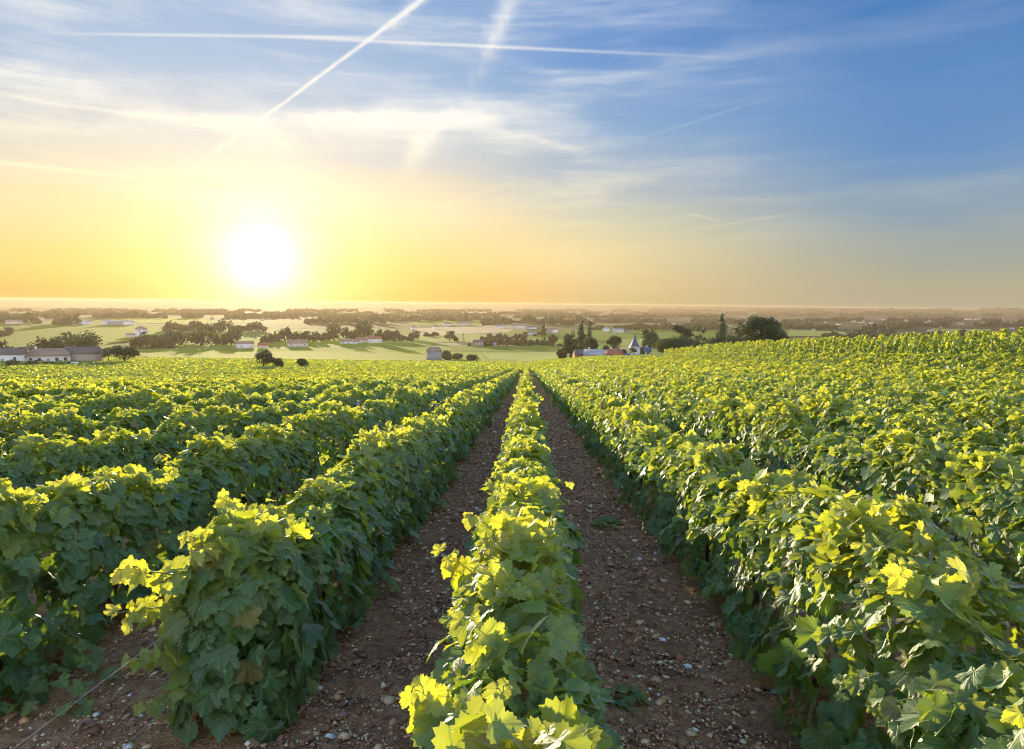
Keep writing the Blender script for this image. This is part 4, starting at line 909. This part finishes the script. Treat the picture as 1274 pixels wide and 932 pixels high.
W = [
 (40, 135, 445, 20, 'wood behind the barn and the tan roofed house at left', .22), (62, 120, 436, 18, 'taller trees at the back of the wood behind the barn', .4), (-20, 35, 447, 18, 'wood behind the houses at the left edge', .2),
 (-10, 12, 419, 9, 'small dark copse at the left edge', .1), (-5, 50, 403, 9, 'dark wood on the far left field edge', .0), (68, 100, 405, 10, 'second dark wood on the far left field edge', .0),
 (165, 215, 433, 15, 'wood left of the sun glare', .3), (190, 300, 430, 20, 'long wood under the left of the sun', .35), (205, 330, 413, 11, 'far wood under the sun', .3),
 (345, 396, 425, 15, 'dark copse right below the sun', .3), (325, 345, 427, 10, 'low trees left of the dark copse', .3), (400, 486, 424, 19, 'long dark wood right of the sun', .3), (480, 520, 424, 11, 'thin end of the long dark wood', .35), (520, 545, 419, 5, 'hedge running to the straw field', .3),
 (380, 480, 403, 9, 'far wood behind the long dark wood', .2), (480, 620, 400, 8, 'far wood behind the hamlet above the straw field', .15), (600, 740, 405, 10, 'dark far wood behind the large farmhouse', .1), (500, 640, 394, 4, 'farther band of wood at centre', .1),
 (592, 690, 431, 12, 'row of green trees along the valley field', .3), (598, 640, 425, 10, 'back of the row of green valley trees', .2), (650, 700, 418, 6, 'bushes around the far white houses', .2),
 (738, 800, 411, 7, 'wood behind the white houses on the far field', .15), (770, 905, 410, 8, 'long wood edge behind the far green field', .15), (700, 1000, 402, 5, 'far woods at centre right', .1), (860, 1010, 407, 6, 'far woods behind the poplars', .1),
 (960, 1130, 410, 6, 'far woods beyond the tall vines', .05), (1000, 1290, 421, 7, 'woods just beyond the tall vines on the right', .1), (1090, 1290, 407, 6, 'far woods on the right', .05), (1000, 1280, 400, 3.5, 'band of wood before the far town', .05),
 (0, 330, 396, 6, 'misty woods in the far left distance', .15), (60, 330, 391, 4, 'misty band of woods at far left', .15), (330, 520, 396, 5, 'misty woods below the sun', .2),
 (-20, 1290, 391.5, 1.8, 'very far band of woods across the whole plain', .1), (-20, 1290, 388, 1.2, 'farthest band of woods under the horizon', .15), (300, 1290, 394, 2.0, 'far thin band of woods from the sun to the right edge', .1),
 (640, 900, 396, 3.5, 'faint band of woods at centre distance', .1),
]
for w_ in W: wood(*w_[:4], w_[4], w_[5])
wood(48, 100, 455, 3.2, 'clipped hedge in front of the tan roofed house and barn', .1, name='hedge', jit=.3)

# ------------------------------------------------------------------ far town (small pale houses)
rgt = random.Random(4)
proto = None
def far_house(px, py, first=None):
    x, y, z, D_ = ground_hit(px, py); s = D_ / F
    if first is None:
        root = empty('distant_house', (x, y, z)); m = MB(); m.box(-.5, .5, -.4, .4, -.5, .5); m.build('wall', M_WHITE, root)
        roof_gable(1.0, .8, .5, .35, .05).build('roof', M_TILE_TAN, root).scale = (1, 1, 1)
    else:
        root = first.copy(); COL.objects.link(root)
        for ch in first.children:
            c_ = ch.copy(); COL.objects.link(c_); c_.parent = root
        root.location = (x, y, z)
    root.scale = (rgt.uniform(2.0, 5.0) * s, 3 * s, rgt.uniform(1.2, 2.2) * s); root.rotation_euler = (0, 0, rgt.uniform(-.5, .5))
    tag(root, 'tiny pale house among the woods in the far distance', 'house', 'tiny pale houses in the far distance'); return root
spots = [(rgt.uniform(980, 1274), rgt.uniform(396, 405)) for _ in range(34)] + [(rgt.uniform(830, 1274), rgt.uniform(400, 412)) for _ in range(14)] + [(rgt.uniform(420, 880), rgt.uniform(396, 403)) for _ in range(9)] + [(rgt.uniform(40, 330), rgt.uniform(394, 402)) for _ in range(8)]
for q in spots:
    r_ = far_house(*q, proto); proto = proto or r_

# ------------------------------------------------------------------ pylon and small things
x, y, z, D_ = ground_hit(576.5, 428); s = D_ / F; root = empty('electricity_pylon', (x, y, z), .3, label='slim lattice pylon in the pale field right of the lone round tree', cat='pylon')
m = MB(); hh = 14 * s
for a, b in ((-1, -1), (1, -1), (1, 1), (-1, 1)): m.tube([(a * 1.6, b * 1.6, 0), (a * .25, b * .25, hh)], .12, 4)
for q in range(8):
    t0, t1 = q / 8, (q + 1) / 8; w0, w1 = 1.6 - 1.35 * t0, 1.6 - 1.35 * t1
    for b in (-1, 1): m.tube([(-w0, b * w0, t0 * hh), (w1, b * w1, t1 * hh)], .07, 4); m.tube([(w0, b * w0, t0 * hh), (-w1, b * w1, t1 * hh)], .07, 4)
m.build('lattice', M_STEEL, root)
m = MB(); m.tube([(-3, 0, hh * .86), (3, 0, hh * .86)], .12, 4); m.tube([(-2, 0, hh * .95), (2, 0, hh * .95)], .12, 4); m.build('crossarm', M_STEEL, root)
x, y, z, D_ = ground_hit(93, 455); root = empty('caravan', (x, y, z), math.atan2(-x, y) + .1, label='small white caravan parked before the hedge by the stone barn', cat='caravan')
s = D_ / F; m = MB(); wq = 3.5 * s; hq = 3.6 * s
m.add([(-wq, -1, .5), (wq, -1, .5), (wq, 1, .5), (-wq, 1, .5), (-wq * .9, -1, hq), (wq * .85, -1, hq), (wq * .85, 1, hq), (-wq * .9, 1, hq), (wq * 1.05, -1, hq * .6), (wq * 1.05, 1, hq * .6)],
      [(0, 3, 2, 1), (4, 5, 6, 7), (0, 1, 8, 5, 4), (2, 3, 7, 6, 9), (3, 0, 4, 7), (1, 2, 9, 8), (8, 9, 6, 5)]); m.build('body', plain('white_paint', (.8, .8, .8), .4, .05, 2, 0), root)
m = MB(); m.box(-wq * .5, wq * .3, -1.03, -1.0, hq * .5, hq * .8); m.build('window', M_GLASS, root)
for q in (-.15, .25):
    m = MB(); m.tube([(q * wq, -1.05, .35), (q * wq, -.8, .35)], .35, 10); m.build('wheel', M_BARK, root)

# ------------------------------------------------------------------ air
m, n_, o = new_mat('haze_air'); pv = n_.nodes.new('ShaderNodeVolumePrincipled')
pv.inputs['Color'].default_value = (0.60, 0.49, 0.37, 1); pv.inputs['Density'].default_value = 0.000115; pv.inputs['Anisotropy'].default_value = 0.42
n_.links.new(pv.outputs[0], o.inputs['Volume'])
hz = MB(); hz.box(-15500, 15500, -320, 10000, -105, 6.5); ho = hz.build('haze', m); tag(ho, 'warm evening haze filling the valley', 'haze', kind='stuff')
